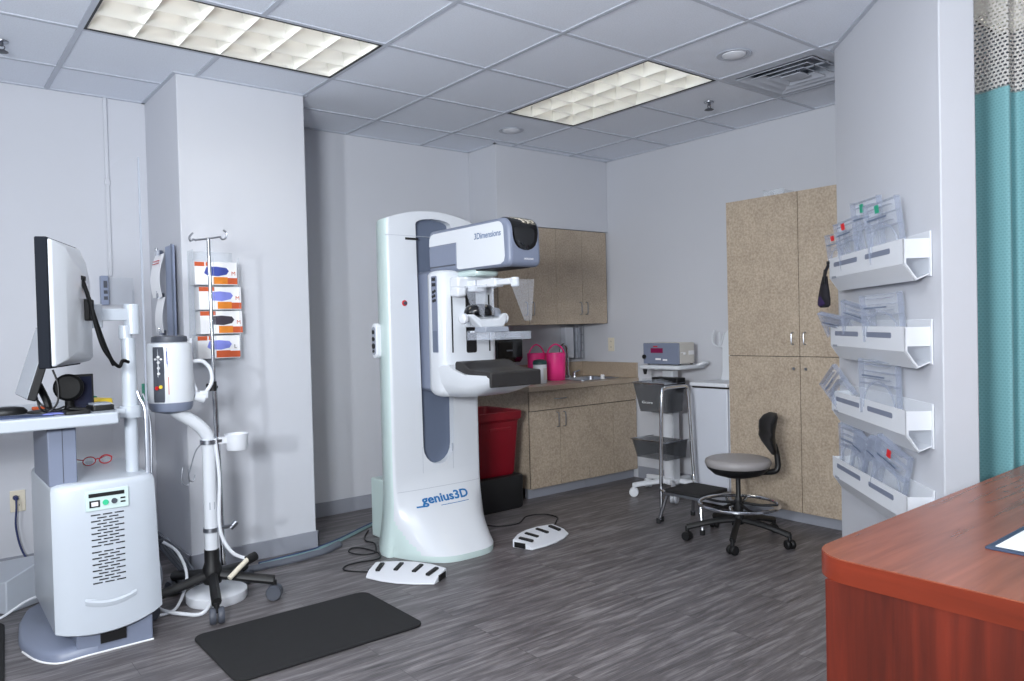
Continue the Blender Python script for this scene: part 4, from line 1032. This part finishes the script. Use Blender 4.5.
# upper cabinets
yu = 1.92
for i, (xa, xb) in enumerate(((.455, 1.052), (1.052, 1.632))):
    xm = (xa + xb) / 2
    t = thing('wall_cabinet', ('beige wall cabinet partly hidden behind the tube head', 'beige wall cabinet above the sink, in the room corner')[i], 'cabinet', (xm, 2.09, 1.295), 0, 'wall cabinets above the counter')
    b = B(); b.box(xa, xb, yu + .02, YB - .002, 1.295, 2.072); mk('body', b, 'lam', t)
    b = B(); b.box(xa + .002, xb - .002, yu + .012, yu + .02, 1.30, 2.068); mk('shadow_gap', b, 'gap', t)
    w = (xb - xa) / 2
    for s in (0, 1):
        b = B(); b.box(xa + w * s + .0015, xa + w * (s + 1) - .0015, yu, yu + .016, 1.296, 2.070); d_ = mk('door', b, 'lam', t, bev=.001)
        b = B(); handle(b, (xm + (-.035 if s == 0 else .035), yu, 1.425), Z, -Y, .10); mk('handle', b, 'steel', d_)
# counter items
def pitcher(x, y, rz, label):
    t = thing('pink_pitcher', label, 'pitcher', (x, y, .838), rz, 'pink pitchers by the sink')
    b = B(); b.rings([[(r * cos(2 * pi * i / 28) * 1.0, r * sin(2 * pi * i / 28) * .8, z) for i in range(28)] for r, z in ((.070, 0), (.074, .004), (.080, .18), (.082, .225), (.078, .225), (.074, .18), (.066, .012))])
    mk('jug', b, 'pink', t, local=True, smooth=50)
    b = B(); b.tube([(-.07, 0, .225), (-.045, 0, .27), (0, 0, .295), (.045, 0, .27), (.07, 0, .225)], .007, smooth=5, seg=8); mk('handle', b, 'pink', t, local=True)
    return t
pitcher(1.07, 1.97, -.6, 'bright pink pitcher with raised handle, closest to the faucet')
pitcher(.965, 2.09, -.2, 'bright pink pitcher half hidden behind the white wipes tub')
t = thing('wipes_tub', 'white disinfectant wipes tub with a dark teal lid on the counter', 'tub', (.775, 1.83, .838))
b = B(); b.lathe([(.001, 0), (.052, 0), (.054, .004), (.054, .15), (.051, .155), (.001, .156)], (0, 0, 0), Z, 28); mk('tub', b, 'whitem', t, local=True)
b = B(); b.lathe([(.056, .148), (.056, .168), (.048, .180), (.030, .186), (.014, .188), (.001, .189)], (0, 0, 0), Z, 28); mk('lid', b, 'teal', t, local=True)
b = B(); b.rings([[(.0545 * sin(a), -.0545 * cos(a), z) for a in [-.2 + 1.2 * i / 8 for i in range(9)]] for z in (.03, .12)], cap0=False, cap1=False)
for v in b.bm.verts: pass
mk('label', b, 'beige', t, local=True)
# black paper towel dispenser
t = thing('paper_dispenser', 'black wall dispenser under the wall cabinets, left of the pink pitchers', 'dispenser', (.72, YB, 1.0))
b = B(); b.prism([(YB - .002, 1.20), (YB - .15, 1.20), (YB - .17, 1.18), (YB - .17, 1.03), (YB - .14, .995), (YB - .002, .985)], .565, .83, 'yz'); mk('casing', b, 'gloss', t, bev=.01)
b = B(); b.box(.60, .79, YB - .12, YB - .115, .93, .99, rot=None); mk('paper_end', b, 'beige', t)
b = B(); b.box(.66, .72, YB - .172, YB - .170, 1.09, 1.10); mk('badge', b, 'grey', t)
t = thing('soap_dispenser', 'white slim dispenser panel on the wall behind the faucet', 'dispenser', (1.445, YB, 1.0))
b = B(); b.box(1.40, 1.495, YB - .07, YB - .002, 1.0, 1.27); mk('casing', b, 'fridge', t, bev=.006)
t = thing('cup_rack', 'steel wire cup dispenser on the wall right of the white dispenser', 'rack', (1.56, YB, .98))
b = B()
for x in (1.505, 1.54, 1.575, 1.61): b.cyl((x, YB - .07, .99), (x, YB - .07, 1.285), .003, seg=6)
for z in (.99, 1.06, 1.13, 1.2, 1.28): b.tube([(1.505, YB - .003, z), (1.505, YB - .07, z), (1.61, YB - .07, z), (1.61, YB - .003, z)], .003)
mk('wire_frame', b, 'steel', t)
b = B(); b.lathe([(.03, 1.0), (.034, 1.12), (.036, 1.26)], (1.557, YB - .04, 0), Z, 16); mk('cup_stack', b, 'grey', t)

# red bin on black base
t = thing('waste_bin', 'red step-on waste bin with a black lower half, between the machine and the base cabinet', 'waste bin', (.10, 1.72, 0))
b = B(); b.rings([[(x, y, z) for x, y in rrect(-.13 + i_, .325 - i_, 1.50 + i_, 1.95 - i_, .035)] for z, i_ in ((.0, .012), (.01, .004), (.225, .0), (.235, .006), (.24, .03))]); mk('black_base', b, 'black', t, label='black lower container')
b = B(); b.rings([[(x, y, z) for x, y in rrect(-.09 + i_, .285 - i_, 1.525 + i_, 1.90 - i_, .03)] for z, i_ in ((.241, .02), (.26, .012), (.62, -.012), (.64, -.03), (.69, -.032), (.695, -.025), (.69, -.01), (.63, 0.004), (.35, .02))]); mk('red_body', b, 'red', t, smooth=35)
b = B(); b.prism([(1.535, .605), (1.512, .58), (1.512, .56), (1.535, .565)], .03, .22, 'yz'); mk('grip', b, 'red', t, bev=.004)
b = B(); b.box(-.14, .17, 1.93, 1.96, .66, .71).cyl((-.05, 1.945, .70), (-.05, 1.945, .80), .02); mk('lid_hinge', b, 'black', t)

# ================================================================== TALL CABINET
xf = 1.25
t = thing('tall_cabinet', 'tall beige storage cabinet behind the rolling stool', 'cabinet', (1.45, -.1, 0))
b = B(); b.box(xf + .02, XR - .002, -.64, .425, .075, 2.085); mk('body', b, 'lam', t)
b = B(); b.box(xf + .012, xf + .02, -.638, .423, .08, 2.08); mk('shadow_gap', b, 'gap', t)
b = B(); b.box(xf + .055, xf + .09, -.64, .423, .0005, .075); mk('toe_kick', b, 'base', t)
for ya, yb in ((-.098, .425), (-.64, -.101)):
    for z0, z1, up in ((.078, 1.054, 0), (1.058, 2.085, 1)):
        b = B(); b.box(xf, xf + .016, ya + .001, yb - .001, z0, z1); d_ = mk('door', b, 'lam', t, bev=.001)
        yh = ya + .04 if ya > -.3 else yb - .04
        b = B()
        if up: handle(b, (xf, yh, 1.17), Z, -X, .075)
        else: b.cyl((xf - .001, yh, .98), (xf - .008, yh, .98), .009, seg=14)
        mk('handle' if up else 'lock', b, 'steel', d_)
b = B(); b.box(1.30, 1.42, .02, .17, 2.0855, 2.089).box(1.30, 1.303, .02, .17, 2.089, 2.125).box(1.30, 1.42, .167, .17, 2.089, 2.135).box(1.30, 1.42, .02, .023, 2.089, 2.12).box(1.35, 1.353, .05, .15, 2.089, 2.14)
tag(mk('clear_tray', b, 'clear', smooth=0), 'small clear plastic tray on top of the tall cabinet', 'tray')

# white fridge cabinet
t = thing('white_undercounter_fridge', 'white undercounter fridge standing against the left side of the tall cabinet', 'fridge', (1.45, .58, 0))
b = B(); b.box(xf + .01, XR - .015, .43, .735, .02, .825); mk('body', b, 'fridge', t, bev=.004)
b = B(); b.box(xf - .015, xf + .008, .432, .735, .05, .825); mk('door', b, 'fridge', t, bev=.006)
b = B(); b.box(xf - .02, XR - .015, .428, .742, .838, .865); mk('top', b, 'whitem', t, bev=.005)
b = B(); b.box(xf, XR - .02, .433, .735, .825, .838); mk('gap_strip', b, 'gap', t)
b = B(); b.box(xf + .02, XR - .05, .44, .725, .001, .02); mk('plinth', b, 'gap', t)
t = thing('cradle_stand', 'white stand with a looped wire cradle on top of the white fridge', 'stand', (1.48, .60, .866))
b = B(); b.prism([(-.05, 0), (.05, 0), (.05, .35), (.03, .37), (-.01, .33), (-.03, .25), (-.03, .06)], -.02, .02, 'yz'); 
for v in b.bm.verts: v.co.y = -v.co.y
mk('upright', b, 'white', t, local=True, bev=.006)
b = B(); b.tube([(-.01, .10, .36), (-.01, .115, .32), (-.01, .11, .265), (-.01, .06, .24), (-.01, .0, .245)], .006, smooth=5); b.tube([(-.01, .06, .245), (-.01, .05, .30), (-.01, .055, .345)], .005, smooth=4); b.tube([(-.01, .05, .25), (-.01, .03, .30), (-.01, .015, .34)], .005, smooth=4)
mk('wire_cradle', b, 'white', t, local=True)

# ================================================================== ROLLING CART WITH CONSOLE
cx, cy = 1.37, 1.03
t = thing('rolling_cart', 'white rolling cart with two front baskets carrying the grey console', 'cart', (cx, cy, 0))
b = B(); b.lathe([(.05, .075), (.06, .085), (.06, .12), (.03, .13)], (cx, cy, 0), Z, 20); b.box(cx - .035, cx + .035, cy - .05, cy + .05, .09, .93); mk('pole', b, 'whitem', t, bev=.008)
for a in (150, 222, 294, 6, 78):
    a = radians(a); r = .30; ex, ey = cx + r * cos(a), cy + r * sin(a)
    if ex > XR - .04: ex = XR - .05
    b = B(); b.tube([(cx + .03 * cos(a), cy + .03 * sin(a), .105), (cx + .2 * cos(a), cy + .2 * sin(a), .095), (ex, ey, .085)], .021, smooth=4, flat=.6, seg=10); lg = mk('leg', b, 'whitem', t)
    b = B(); b.cyl((ex, ey, .05), (ex, ey, .10), .012); caster(b, (ex, ey), .034, .026, a + 1.2); mk('caster', b, 'whitem', lg)
b = B(); b.prism(rrect(1.215, 1.56, .83, 1.22, .05), .945, .975); mk('shelf', b, 'white', t, bev=.008)
b = B(); b.tube([(1.44, .85, .96), (1.46, .825, .975), (1.49, .805, .985), (1.53, .81, .985), (1.54, .86, .965)], .014, smooth=5); mk('push_handle', b, 'white', t)
b = B(); b.cyl((1.24, 1.16, .945), (1.24, 1.16, .905), .018, .010); mk('hook', b, 'black', t)
b = B(); b.box(1.24, 1.335, .86, 1.10, .80, .885); mk('black_box', b, 'black', t, bev=.005, label='black box under the shelf')
def basket(z0, z1, x0, x1, y0_, y1_, m_, nm, lab, taper=.05):
    b = B()
    o4 = [(x0, y0_), (x1, y0_), (x1, y1_), (x0, y1_)]; i4 = [(x0 + taper, y0_ + .02), (x1, y0_ + .02), (x1, y1_ - .02), (x0 + taper, y1_ - .02)]
    b.rings([[(x, y, z1) for x, y in o4], [(x, y, z0) for x, y in i4], [(x + .004 * (1 if x < x1 else -1), y + .004 * (1 if y < cy else -1), z0 + .004) for x, y in i4], [(x + .004 * (1 if x < x1 else -1), y + .004 * (1 if y < cy else -1), z1) for x, y in o4]], closed=True)
    o = mk(nm, b, m_, t, bev=.004, label=lab)
    return o
bk = basket(.635, .845, 1.11, 1.335, .87, 1.165, 'smoke', 'basket', 'smoky grey upper basket')
basket(.30, .43, 1.09, 1.335, .85, 1.17, 'smokeb', 'basket', 'smoky see-through lower basket', .03)
b = B(); b.tube([(1.335, .865, .85), (1.105, .865, .85), (1.105, 1.17, .85), (1.335, 1.17, .85)], .006); b.tube([(1.335, .845, .435), (1.085, .845, .435), (1.085, 1.175, .435), (1.335, 1.175, .435)], .005); mk('basket_rim', b, 'chrome', t)
lettering('lettering', 'Gcore', .026, lambda x, y, z: (1.132 - z, 1.10 - x, .70 + y), 'card', bk, width=.10)
b = B()
for i in range(7):
    yy = .885 + i * .038; b.box(1.13, 1.22, yy, yy + .018, .80, .862 + .009 * (i % 3), rot=None)
mk('packet_row', b, 'clear2', t, bev=.004, label='clear packets standing in the upper basket')
# console on the cart
t = thing('medical_console', 'grey fronted console with a red digital display on the rolling cart', 'console', (1.365, 1.03, .976))
b = B(); b.box(1.28, 1.45, .862, 1.20, .985, 1.14); mk('casing', b, 'beige', t, bev=.008)
b = B(); b.box(1.268, 1.282, .862, 1.20, .982, 1.138); fr = mk('front_panel', b, 'bluegrey', t, bev=.004)
b = B(); b.box(1.2665, 1.2685, 1.01, 1.125, 1.065, 1.10); ds = mk('display', b, 'led', fr)
b = B(); b.box(1.2655, 1.2668, 1.105, 1.035, 1.045, 1.055) if False else b.box(1.2665, 1.2685, 1.06, 1.10, 1.108, 1.117); mk('red_print', b, 'redp', fr)
b = B(); b.box(1.2655, 1.2685, 1.03, 1.08, 1.012, 1.026).box(1.2655, 1.2685, .97, 1.01, 1.008, 1.02); mk('key', b, 'card', fr)
b = B(); b.cyl((1.267, 1.185, 1.035), (1.255, 1.185, 1.035), .016); mk('dial', b, 'black', fr)
b = B(); b.cyl((1.33, .863, 1.06), (1.33, .853, 1.06), .009).box(1.29, 1.32, .860, .8625, 1.065, 1.07); b.box(1.38, 1.44, .860, .8625, 1.05, 1.08); mk('side_port', b, 'card', t)
b = B()
for x in (1.30, 1.44):
    for y in (.885, 1.175): b.cyl((x, y, .9755), (x, y, .986), .01, seg=10)
mk('rubber_foot', b, 'black', t)

# ================================================================== STEP STOOL
t = thing('step_stool', 'chrome step stool with a black tread and a tall hoop handle, beside the rolling cart', 'step stool', (.79, .36, 0))
b = B(); b.prism(rrect(.645, .94, .222, .50, .02), .212, .232); mk('tread', b, 'rubber', t, bev=.004, label='ribbed black tread')
b = B(); b.box(.64, .945, .220, .505, .196, .212); mk('tread_frame', b, 'steel', t, bev=.004)
for x, y, ex, ey in ((.665, .235, .632, .195), (.92, .235, .955, .195), (.665, .48, .655, .555), (.92, .48, .97, .53)):
    b = B(); b.tube([(x, y, .198), (x + (ex - x) * .3, y + (ey - y) * .3, .16), (ex, ey, .012)], .012, smooth=3, seg=12); lg = mk('leg', b, 'chrome', t)
    b = B(); b.cyl((ex, ey, .0005), (ex, ey, .03), .016); mk('rubber_foot', b, 'rubber', lg)
b = B(); b.tube([(.705, .575, .02), (.71, .575, .30), (.735, .58, .80), (.765, .58, .855), (.80, .58, .862), (.95, .58, .862), (.985, .58, .855), (1.01, .58, .80), (1.04, .58, .40), (1.03, .56, .215), (.945, .49, .205)], .0115, smooth=5, seg=12)
b.tube([(.708, .575, .205), (.66, .50, .205)], .009)
hp = mk('hoop_handle', b, 'chrome', t)
b = B(); b.cyl((.705, .575, .0005), (.705, .575, .03), .016); mk('rubber_foot', b, 'rubber', hp)

# ================================================================== ROLLING STOOL
cx, cy = .692, -.022
t = thing('rolling_stool', 'round grey vinyl rolling stool with a black back and steel foot ring', 'stool', (cx, cy, 0))
b = B(); b.lathe([(.001, .41), (.10, .412), (.160, .424), (.182, .442), (.189, .460), (.184, .478), (.165, .486), (.10, .490), (.001, .491)], (cx, cy, 0), Z, 48); mk('seat', b, 'seat', t, smooth=60, label='round grey vinyl seat')
b = B(); b.lathe([(.001, .375), (.08, .378), (.14, .396), (.175, .427), (.181, .44), (.165, .437)], (cx, cy, 0), Z, 40); mk('seat_pan', b, 'black', t)
b = B(); b.lathe([(.03, .10), (.034, .14), (.028, .17), (.02, .25), (.014, .26), (.014, .38)], (cx, cy, 0), Z, 20); mk('gas_lift', b, 'black', t)
b = B(); ring = [(cx + .228 * cos(a), cy + .228 * sin(a), .215) for a in [2 * pi * i / 48 for i in range(48)]]; b.tube(ring, .0105, seg=10, closed=True); fr = mk('foot_ring', b, 'chrome', t)
b = B()
for i in range(5):
    a = radians(136 + 72 * i + 30); b.tube([(cx + .02 * cos(a), cy + .02 * sin(a), .225), (cx + .12 * cos(a), cy + .12 * sin(a), .21), (cx + .222 * cos(a), cy + .222 * sin(a), .213)], .008, smooth=3)
b.lathe([(.028, .18), (.03, .19), (.03, .23), (.022, .24)], (cx, cy, 0), Z, 16)
mk('ring_spokes', b, 'black', fr)
for i in range(5):
    a = radians(136 + 72 * i); r = .30; ex, ey = cx + r * cos(a), cy + r * sin(a)
    b = B(); b.tube([(cx, cy, .125), (cx + .15 * cos(a), cy + .15 * sin(a), .112), (ex, ey, .078)], .019, smooth=4, flat=.75, seg=10); b.cyl((ex, ey, .045), (ex, ey, .085), .011); lg = mk('leg', b, 'black', t)
    b = B(); caster(b, (ex, ey), .027, .026, a + .9); mk('caster', b, 'black', lg)
bd = Vector((.78, -.62, 0)).normalized(); bs = Vector((.62, .78, 0)).normalized(); c0 = Vector((cx, cy, 0))
b = B(); b.tube([c0 + bd * .12 + Z * .40, c0 + bd * .21 + Z * .40, c0 + bd * .235 + Z * .43, c0 + bd * .23 + Z * .50, c0 + bd * .215 + Z * .56], .017, smooth=5, seg=10); mk('back_bracket', b, 'black', t)
b = B()
rs = []
for z, o, w, th in ((.50, .200, .02, .012), (.53, .19, .07, .017), (.57, .172, .10, .023), (.605, .165, .115, .024), (.63, .178, .12, .017), (.65, .172, .12, .022), (.69, .172, .12, .026), (.725, .188, .10, .022), (.745, .205, .055, .012)):
    r = []
    for i in range(16):
        a = 2 * pi * i / 16; s_ = w * cos(a); cv = .05 * (s_ / .16) ** 2
        r.append(c0 + bd * (o + th + th * sin(a) - cv) + bs * s_ + Z * z)
    rs.append(r)
b.rings(rs); mk('backrest', b, 'black', t, smooth=60)

# ================================================================== PADDLE RACKS ON THE ANGLED WALL
# frame: s runs from the far wall edge towards the camera side, n stands off the wall
S = Vector((-k_, -k_, 0)) if False else Vector((-2 ** -.5, -2 ** -.5, 0)); Nn = Vector((-2 ** -.5, 2 ** -.5, 0)); O = Vector((e[0], e[1], 0))
def P(s, n, z): return O + S * s + Nn * n + Z * z
def rbox(b, s0, s1, n0, n1, z0, z1):
    b.hexa([P(s0, n0, z0), P(s1, n0, z0), P(s1, n1, z0), P(s0, n1, z0), P(s0, n0, z1), P(s1, n0, z1), P(s1, n1, z1), P(s0, n1, z1)])
def rack(zt, label):
    t = thing('paddle_rack', label, 'rack', P(.65, 0, zt - .16), 0, 'white paddle racks on the angled wall')
    s0, s1 = .20, 1.11; th = .004
    b = B(); rbox(b, s0, s1 + .012, .002, .008, zt - .145, zt + .025); mk('back_plate', b, 'whitem', t, bev=.001)
    prof = [(.096, zt), (.100, zt), (.100, zt - .095), (.058, zt - .160), (.008, zt - .138), (.008, zt - .134), (.057, zt - .154), (.096, zt - .092)]
    b = B(); b.rings([[P(s, n, z) for n, z in prof] for s in (s0, s1)]); mk('front_panel', b, 'whitem', t, smooth=0)
    # end plates with a window below
    for s, sg in ((s0, 1), (s1, -1)):
        b = B()
        for q in ([(.008, zt - .002), (.10, zt - .002), (.10, zt - .075), (.008, zt - .075)],
                  [(.10, zt - .075), (.10, zt - .097), (.058, zt - .16), (.05, zt - .153), (.090, zt - .094), (.090, zt - .075)]):
            b.rings([[P(s + d, n, z) for n, z in q] for d in (0, sg * .004)])
        mk('end_plate', b, 'whitem', t, smooth=0)
        b = B(); b.rings([[P(s + d, n, z) for n, z in [(.010, zt - .076), (.089, zt - .076), (.089, zt - .094), (.055, zt - .15), (.010, zt - .133)]] for d in (0, sg * .002)]); mk('end_window', b, 'clear2', t, smooth=0)
    for sa, sb in ((.27, .60), (.70, .98)):
        b = B(); b.rings([[P(s, n, zt - .035 + z) for s, z in [(x, y) for x, y in rrect(sa, sb, -.011, .011, .009, 3)]] for n in (.098, .1008)]); mk('label_window', b, 'bluegrey', t, smooth=0)
    b = B(); rbox(b, .24, .30, .0965, .1012, zt - .10, zt - .09); mk('badge', b, 'grey', t)
    return t
rack(1.585, 'topmost white wall rack, filled with clear paddles with red and green marks')
rack(1.252, 'second white wall rack from the top, holding two arched clear paddles')
rack(.933, 'third white wall rack from the top, holding two clear paddles')
rack(.606, 'lowest white wall rack, just above the cherry desk edge')

def paddle(s, n, z, w, h_, tilt, lean, label, mark=None, arch=True, ribs=3):
    """clear compression paddle standing in a rack: rimmed plate with a raised arch and ribs"""
    t = thing('compression_paddle', label, 'paddle', P(s, n, z), 0, 'clear paddles in the wall racks')
    R_ = Matrix(((S.x, Nn.x, 0, 0), (S.y, Nn.y, 0, 0), (0, 0, 1, 0), (0, 0, 0, 1)))
    Mx = Matrix.Translation(P(s, n, z)) @ R_ @ Matrix.Rotation(-.3, 4, 'Z') @ Matrix.Rotation(tilt, 4, 'Y') @ Matrix.Rotation(lean, 4, 'X')
    hw = w / 2
    b = B(); b.box(-hw, hw, -.001, .001, 0, h_ * .98, rot=Mx); mk('plate', b, 'clear2', t, smooth=0)
    b = B()
    for x0, x1 in ((-hw, -hw + .003), (hw - .003, hw)): b.box(x0, x1, .001, .026, 0, h_, rot=Mx)
    for zz in (h_ * .55, h_ * .97): b.box(-hw + .003, hw - .003, .001, .028, zz, zz + .003, rot=Mx)
    mk('rim', b, 'rim', t, smooth=0)
    for i in range(ribs):
        zz = h_ * (.58 + .38 * (i + .5) / ribs)
        b = B(); b.box(-hw * .9, hw * (.5 + .4 * (i % 2)), .001, .020, zz, zz + .003, rot=Mx); mk('rib', b, 'rim', t, smooth=0)
    if arch:
        b = B(); b.tube([Mx @ Vector((hw * .85 * cos(a), .02, h_ * .12 + h_ * .5 * sin(a))) for a in [pi * i / 10 for i in range(11)]], .004, seg=6)
        mk('arched_rim', b, 'rim', t)
    b = B(); b.box(-hw * .7, hw * .5, .0345, .036, h_ * .70, h_ * .73, rot=Mx); mk('dark_line', b, 'slate', t)
    if mark:
        b = B(); b.box(-.012, .012, .0345, .0365, h_ * .80, h_ * .93, rot=Mx); mk('mark', b, mark, t, label=('red' if mark == 'redp' else 'green') + ' mark')
    return t
paddle(.26, .05, 1.52, .15, .19, -.05, -.12, 'clear paddle with a red mark at the left end of the top rack', 'redp')
paddle(.45, .05, 1.52, .17, .23, -.12, -.10, 'clear paddle with a red mark, second from the left in the top rack', 'redp')
paddle(.64, .04, 1.52, .18, .29, -.05, -.06, 'clear paddle with a green mark, second from the right in the top rack', 'green')
paddle(.86, .05, 1.52, .20, .25, -.08, -.08, 'clear paddle with a green mark at the right end of the top rack', 'green')
paddle(.26, .05, 1.19, .22, .14, .15, -.5, 'low clear paddle lying back at the left end of the second rack')
paddle(.50, .05, 1.19, .22, .17, .22, -.2, 'clear arched paddle leaning right in the middle of the second rack')
paddle(.80, .05, 1.19, .24, .20, -.03, -.06, 'tall arched clear paddle at the right of the second rack')
paddle(.34, .05, .88, .15, .19, -.75, -.15, 'clear paddle tipped over the left end of the third rack')
paddle(.75, .05, .87, .24, .24, .04, -.06, 'wide arched clear paddle at the right of the third rack')
paddle(.34, .04, .54, .16, .24, .12, -.1, 'clear paddle at the left end of the lowest rack')
paddle(.46, .06, .54, .10, .24, .38, -.1, 'clear ribbed paddle, second from the left in the lowest rack', ribs=6)
paddle(.60, .05, .54, .11, .24, .45, -.1, 'clear ribbed paddle leaning over in the middle of the lowest rack', ribs=6)
paddle(.80, .05, .53, .20, .26, .38, -.12, 'clear paddle with a red mark at the right of the lowest rack', 'redp')
# spare clear blanks behind, filling the rack
t = thing('fabric_glove', 'dark purple and black cloth mitt hanging from the left end of the top rack', 'mitt', P(.2, .1, 1.56))
b = B(); b.tube([P(.20, .105, 1.555), P(.185, .115, 1.52), P(.175, .12, 1.47)], .008, smooth=4)
b.rings([[P(.165 + o_ + dx * w, .115 + dy * d, z) for dx, dy in [(cos(2 * pi * i / 14), sin(2 * pi * i / 14)) for i in range(14)]] for z, w, d, o_ in ((1.50, .016, .012, .01), (1.46, .03, .018, .0), (1.42, .052, .022, -.005), (1.385, .078, .022, -.01), (1.355, .085, .018, -.01), (1.345, .06, .008, -.01))])
mk('cloth', b, 'mitt', t, smooth=60)
b = B(); b.rings([[P(.155 + dx * w, .121 + dy * .020, z) for dx, dy in [(cos(2 * pi * i / 14), sin(2 * pi * i / 14)) for i in range(14)]] for z, w in ((1.40, .03), (1.38, .055), (1.362, .062), (1.352, .03))]); mk('purple_panel', b, 'purple', t, smooth=60, label='purple panel')
b = B(); b.tube([P(.19, .12, 1.53), P(.215, .13, 1.50), P(.20, .13, 1.46)], .006, smooth=4).cyl(P(.2, .101, 1.565), P(.2, .112, 1.565), .009); mk('hanging_loop', b, 'black', t)

# ================================================================== CURTAIN
t = thing('privacy_curtain', 'teal hospital privacy curtain with a white net top hanging at the right edge', 'curtain', (.5, -1.7, 0))
A0 = Vector((.10, -1.33, 0)); dr_ = Vector((.73, -.68, 0)).normalized(); nr = Vector((-.68, -.73, 0)).normalized()
def cpath(u):
    x = .06 * sin(u * 37 + 2.2) + .02 * sin(u * 13 + 1) + .008 * sin(u * 83)
    return A0 + dr_ * u * .9 + nr * (x + .02)
def sheet(z0, z1, m_, nm, lab=None):
    b = B(); n = 170; nz = 6; uvl = b.bm.loops.layers.uv.new('UVMap')
    G = []; arc_ = 0; prev = None; U = []
    for i in range(n + 1):
        p = cpath(i / n)
        if prev is not None: arc_ += (p - prev).length
        prev = p; U.append(arc_)
        G.append([b.bm.verts.new((p.x, p.y, z0 + (z1 - z0) * j / nz)) for j in range(nz + 1)])
    for i in range(n):
        for j in range(nz):
            f = b.bm.faces.new((G[i][j], G[i + 1][j], G[i + 1][j + 1], G[i][j + 1]))
            zz = [z0 + (z1 - z0) * q / nz for q in (j, j, j + 1, j + 1)]
            for l, u, v in zip(f.loops, (U[i], U[i + 1], U[i + 1], U[i]), zz): l[uvl].uv = (u, v)
    return mk(nm, b, m_, t, smooth=70)
sheet(2.175, 2.655, 'net', 'net_top'); sheet(.30, 2.18, 'curtain', 'fabric')
b = B(); b.tube([cpath(0) - dr_ * .1 + Z * 2.665, A0 + dr_ * .95 + Z * 2.665], .009); mk('ceiling_track', b, 'whitem', t)

# ================================================================== DESK
t = thing('cherry_desk', 'cherry wood desk with a rounded corner in the bottom right foreground', 'desk', (-.6, -2.4, 0))
r_ = .10
pts = [(-1.487 + r_ - r_ * cos(a), -1.72 - r_ + r_ * sin(a)) for a in [pi / 2 * i / 8 for i in range(9)]] + [(.36, -1.69), (.36, -3.1), (-1.487, -3.1)]
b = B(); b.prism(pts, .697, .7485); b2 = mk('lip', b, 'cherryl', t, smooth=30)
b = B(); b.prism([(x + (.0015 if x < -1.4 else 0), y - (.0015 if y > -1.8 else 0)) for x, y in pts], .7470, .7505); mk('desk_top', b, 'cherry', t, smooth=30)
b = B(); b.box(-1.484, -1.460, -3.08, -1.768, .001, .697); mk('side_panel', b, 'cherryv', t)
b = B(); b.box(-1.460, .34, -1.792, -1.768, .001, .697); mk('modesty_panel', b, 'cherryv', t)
b = B(); b.prism([(-1.175, -1.987), (-.90, -1.985), (-.90, -2.31), (-1.178, -2.31)], .751, .756)
cb_ = thing('clipboard', 'navy blue clipboard with white paper on the cherry desk', 'clipboard', (-1.04, -2.15, .751))
mk('board', b, 'clipb', cb_, bev=.001)
b = B(); b.prism([(-1.158, -2.003), (-.91, -2.0), (-.91, -2.30), (-1.16, -2.30)], .7562, .7572); mk('paper', b, 'paper', cb_)

# ================================================================== LIGHTS
def area(name, loc, target, size, size_y, power, col):
    l = D.lights.new(name, 'AREA'); l.shape = 'RECTANGLE'; l.size = size; l.size_y = size_y; l.energy = power; l.color = col
    o = D.objects.new(name, l); COL.objects.link(o); o.location = loc
    o.rotation_euler = (Vector(target) - Vector(loc)).to_track_quat('-Z', 'Y').to_euler(); return o
pl = D.lights.new('strobe', 'SPOT'); pl.energy = 500; pl.shadow_soft_size = .12; pl.color = (.93, .965, 1.); pl.spot_size = radians(80); pl.spot_blend = 1.
po = D.objects.new('strobe', pl); COL.objects.link(po); po.location = (-6.1, -3.9, 1.9)
po.rotation_euler = (Vector((.5, 1.3, 1.75)) - Vector(po.location)).to_track_quat('-Z', 'Y').to_euler()
area('ceiling_bounce_fill', (-3.7, -2.25, 1.6), (-2.0, -.4, H), .5, .5, 128, (.90, .95, 1.))  # added upward fill, unseen, brightens the ceiling
for i, (x, y) in enumerate(((-4.6, -.3), (-2.0, -1.2), (-4.6, -3.6))):  # unseen fills added for room light, no fixtures modelled
    area('overhead_fill', (x, y, H - .02), (x, y, 0), 1.1, .55, 19, (1., .99, .97))

w = D.worlds.new('world'); bpy.context.scene.world = w; w.use_nodes = True
w.node_tree.nodes['Background'].inputs[0].default_value = (.05, .055, .06, 1)

# ================================================================== CAMERA
yaw, pitch, roll, f = 6.75341352e-01, -1.88021782e-02, -2.45224604e-02, 759.93
fwd = Vector((sin(yaw) * cos(pitch), cos(yaw) * cos(pitch), sin(pitch))); right = Vector((cos(yaw), -sin(yaw), 0)); up = right.cross(fwd)
r2 = right * cos(roll) + up * sin(roll); u2 = -right * sin(roll) + up * cos(roll)
cam = D.cameras.new('camera'); co = D.objects.new('camera', cam); COL.objects.link(co)
cam.sensor_width = 36; cam.lens = f / 1024 * 36; cam.clip_start = .02
Mw = Matrix((r2, u2, -fwd)).transposed().to_4x4(); Mw.translation = (-3.10490845, -2.67263586, 1.29); co.matrix_world = Mw
sc = bpy.context.scene; sc.camera = co
sc.view_settings.view_transform = 'Standard'; sc.view_settings.look = 'None'; sc.view_settings.gamma = 1; sc.view_settings.exposure = .0
sc.view_settings.use_curve_mapping = False
sc.cycles.use_denoising = True; sc.cycles.max_bounces = 10; sc.cycles.transparent_max_bounces = 24; sc.cycles.sample_clamp_indirect = 6
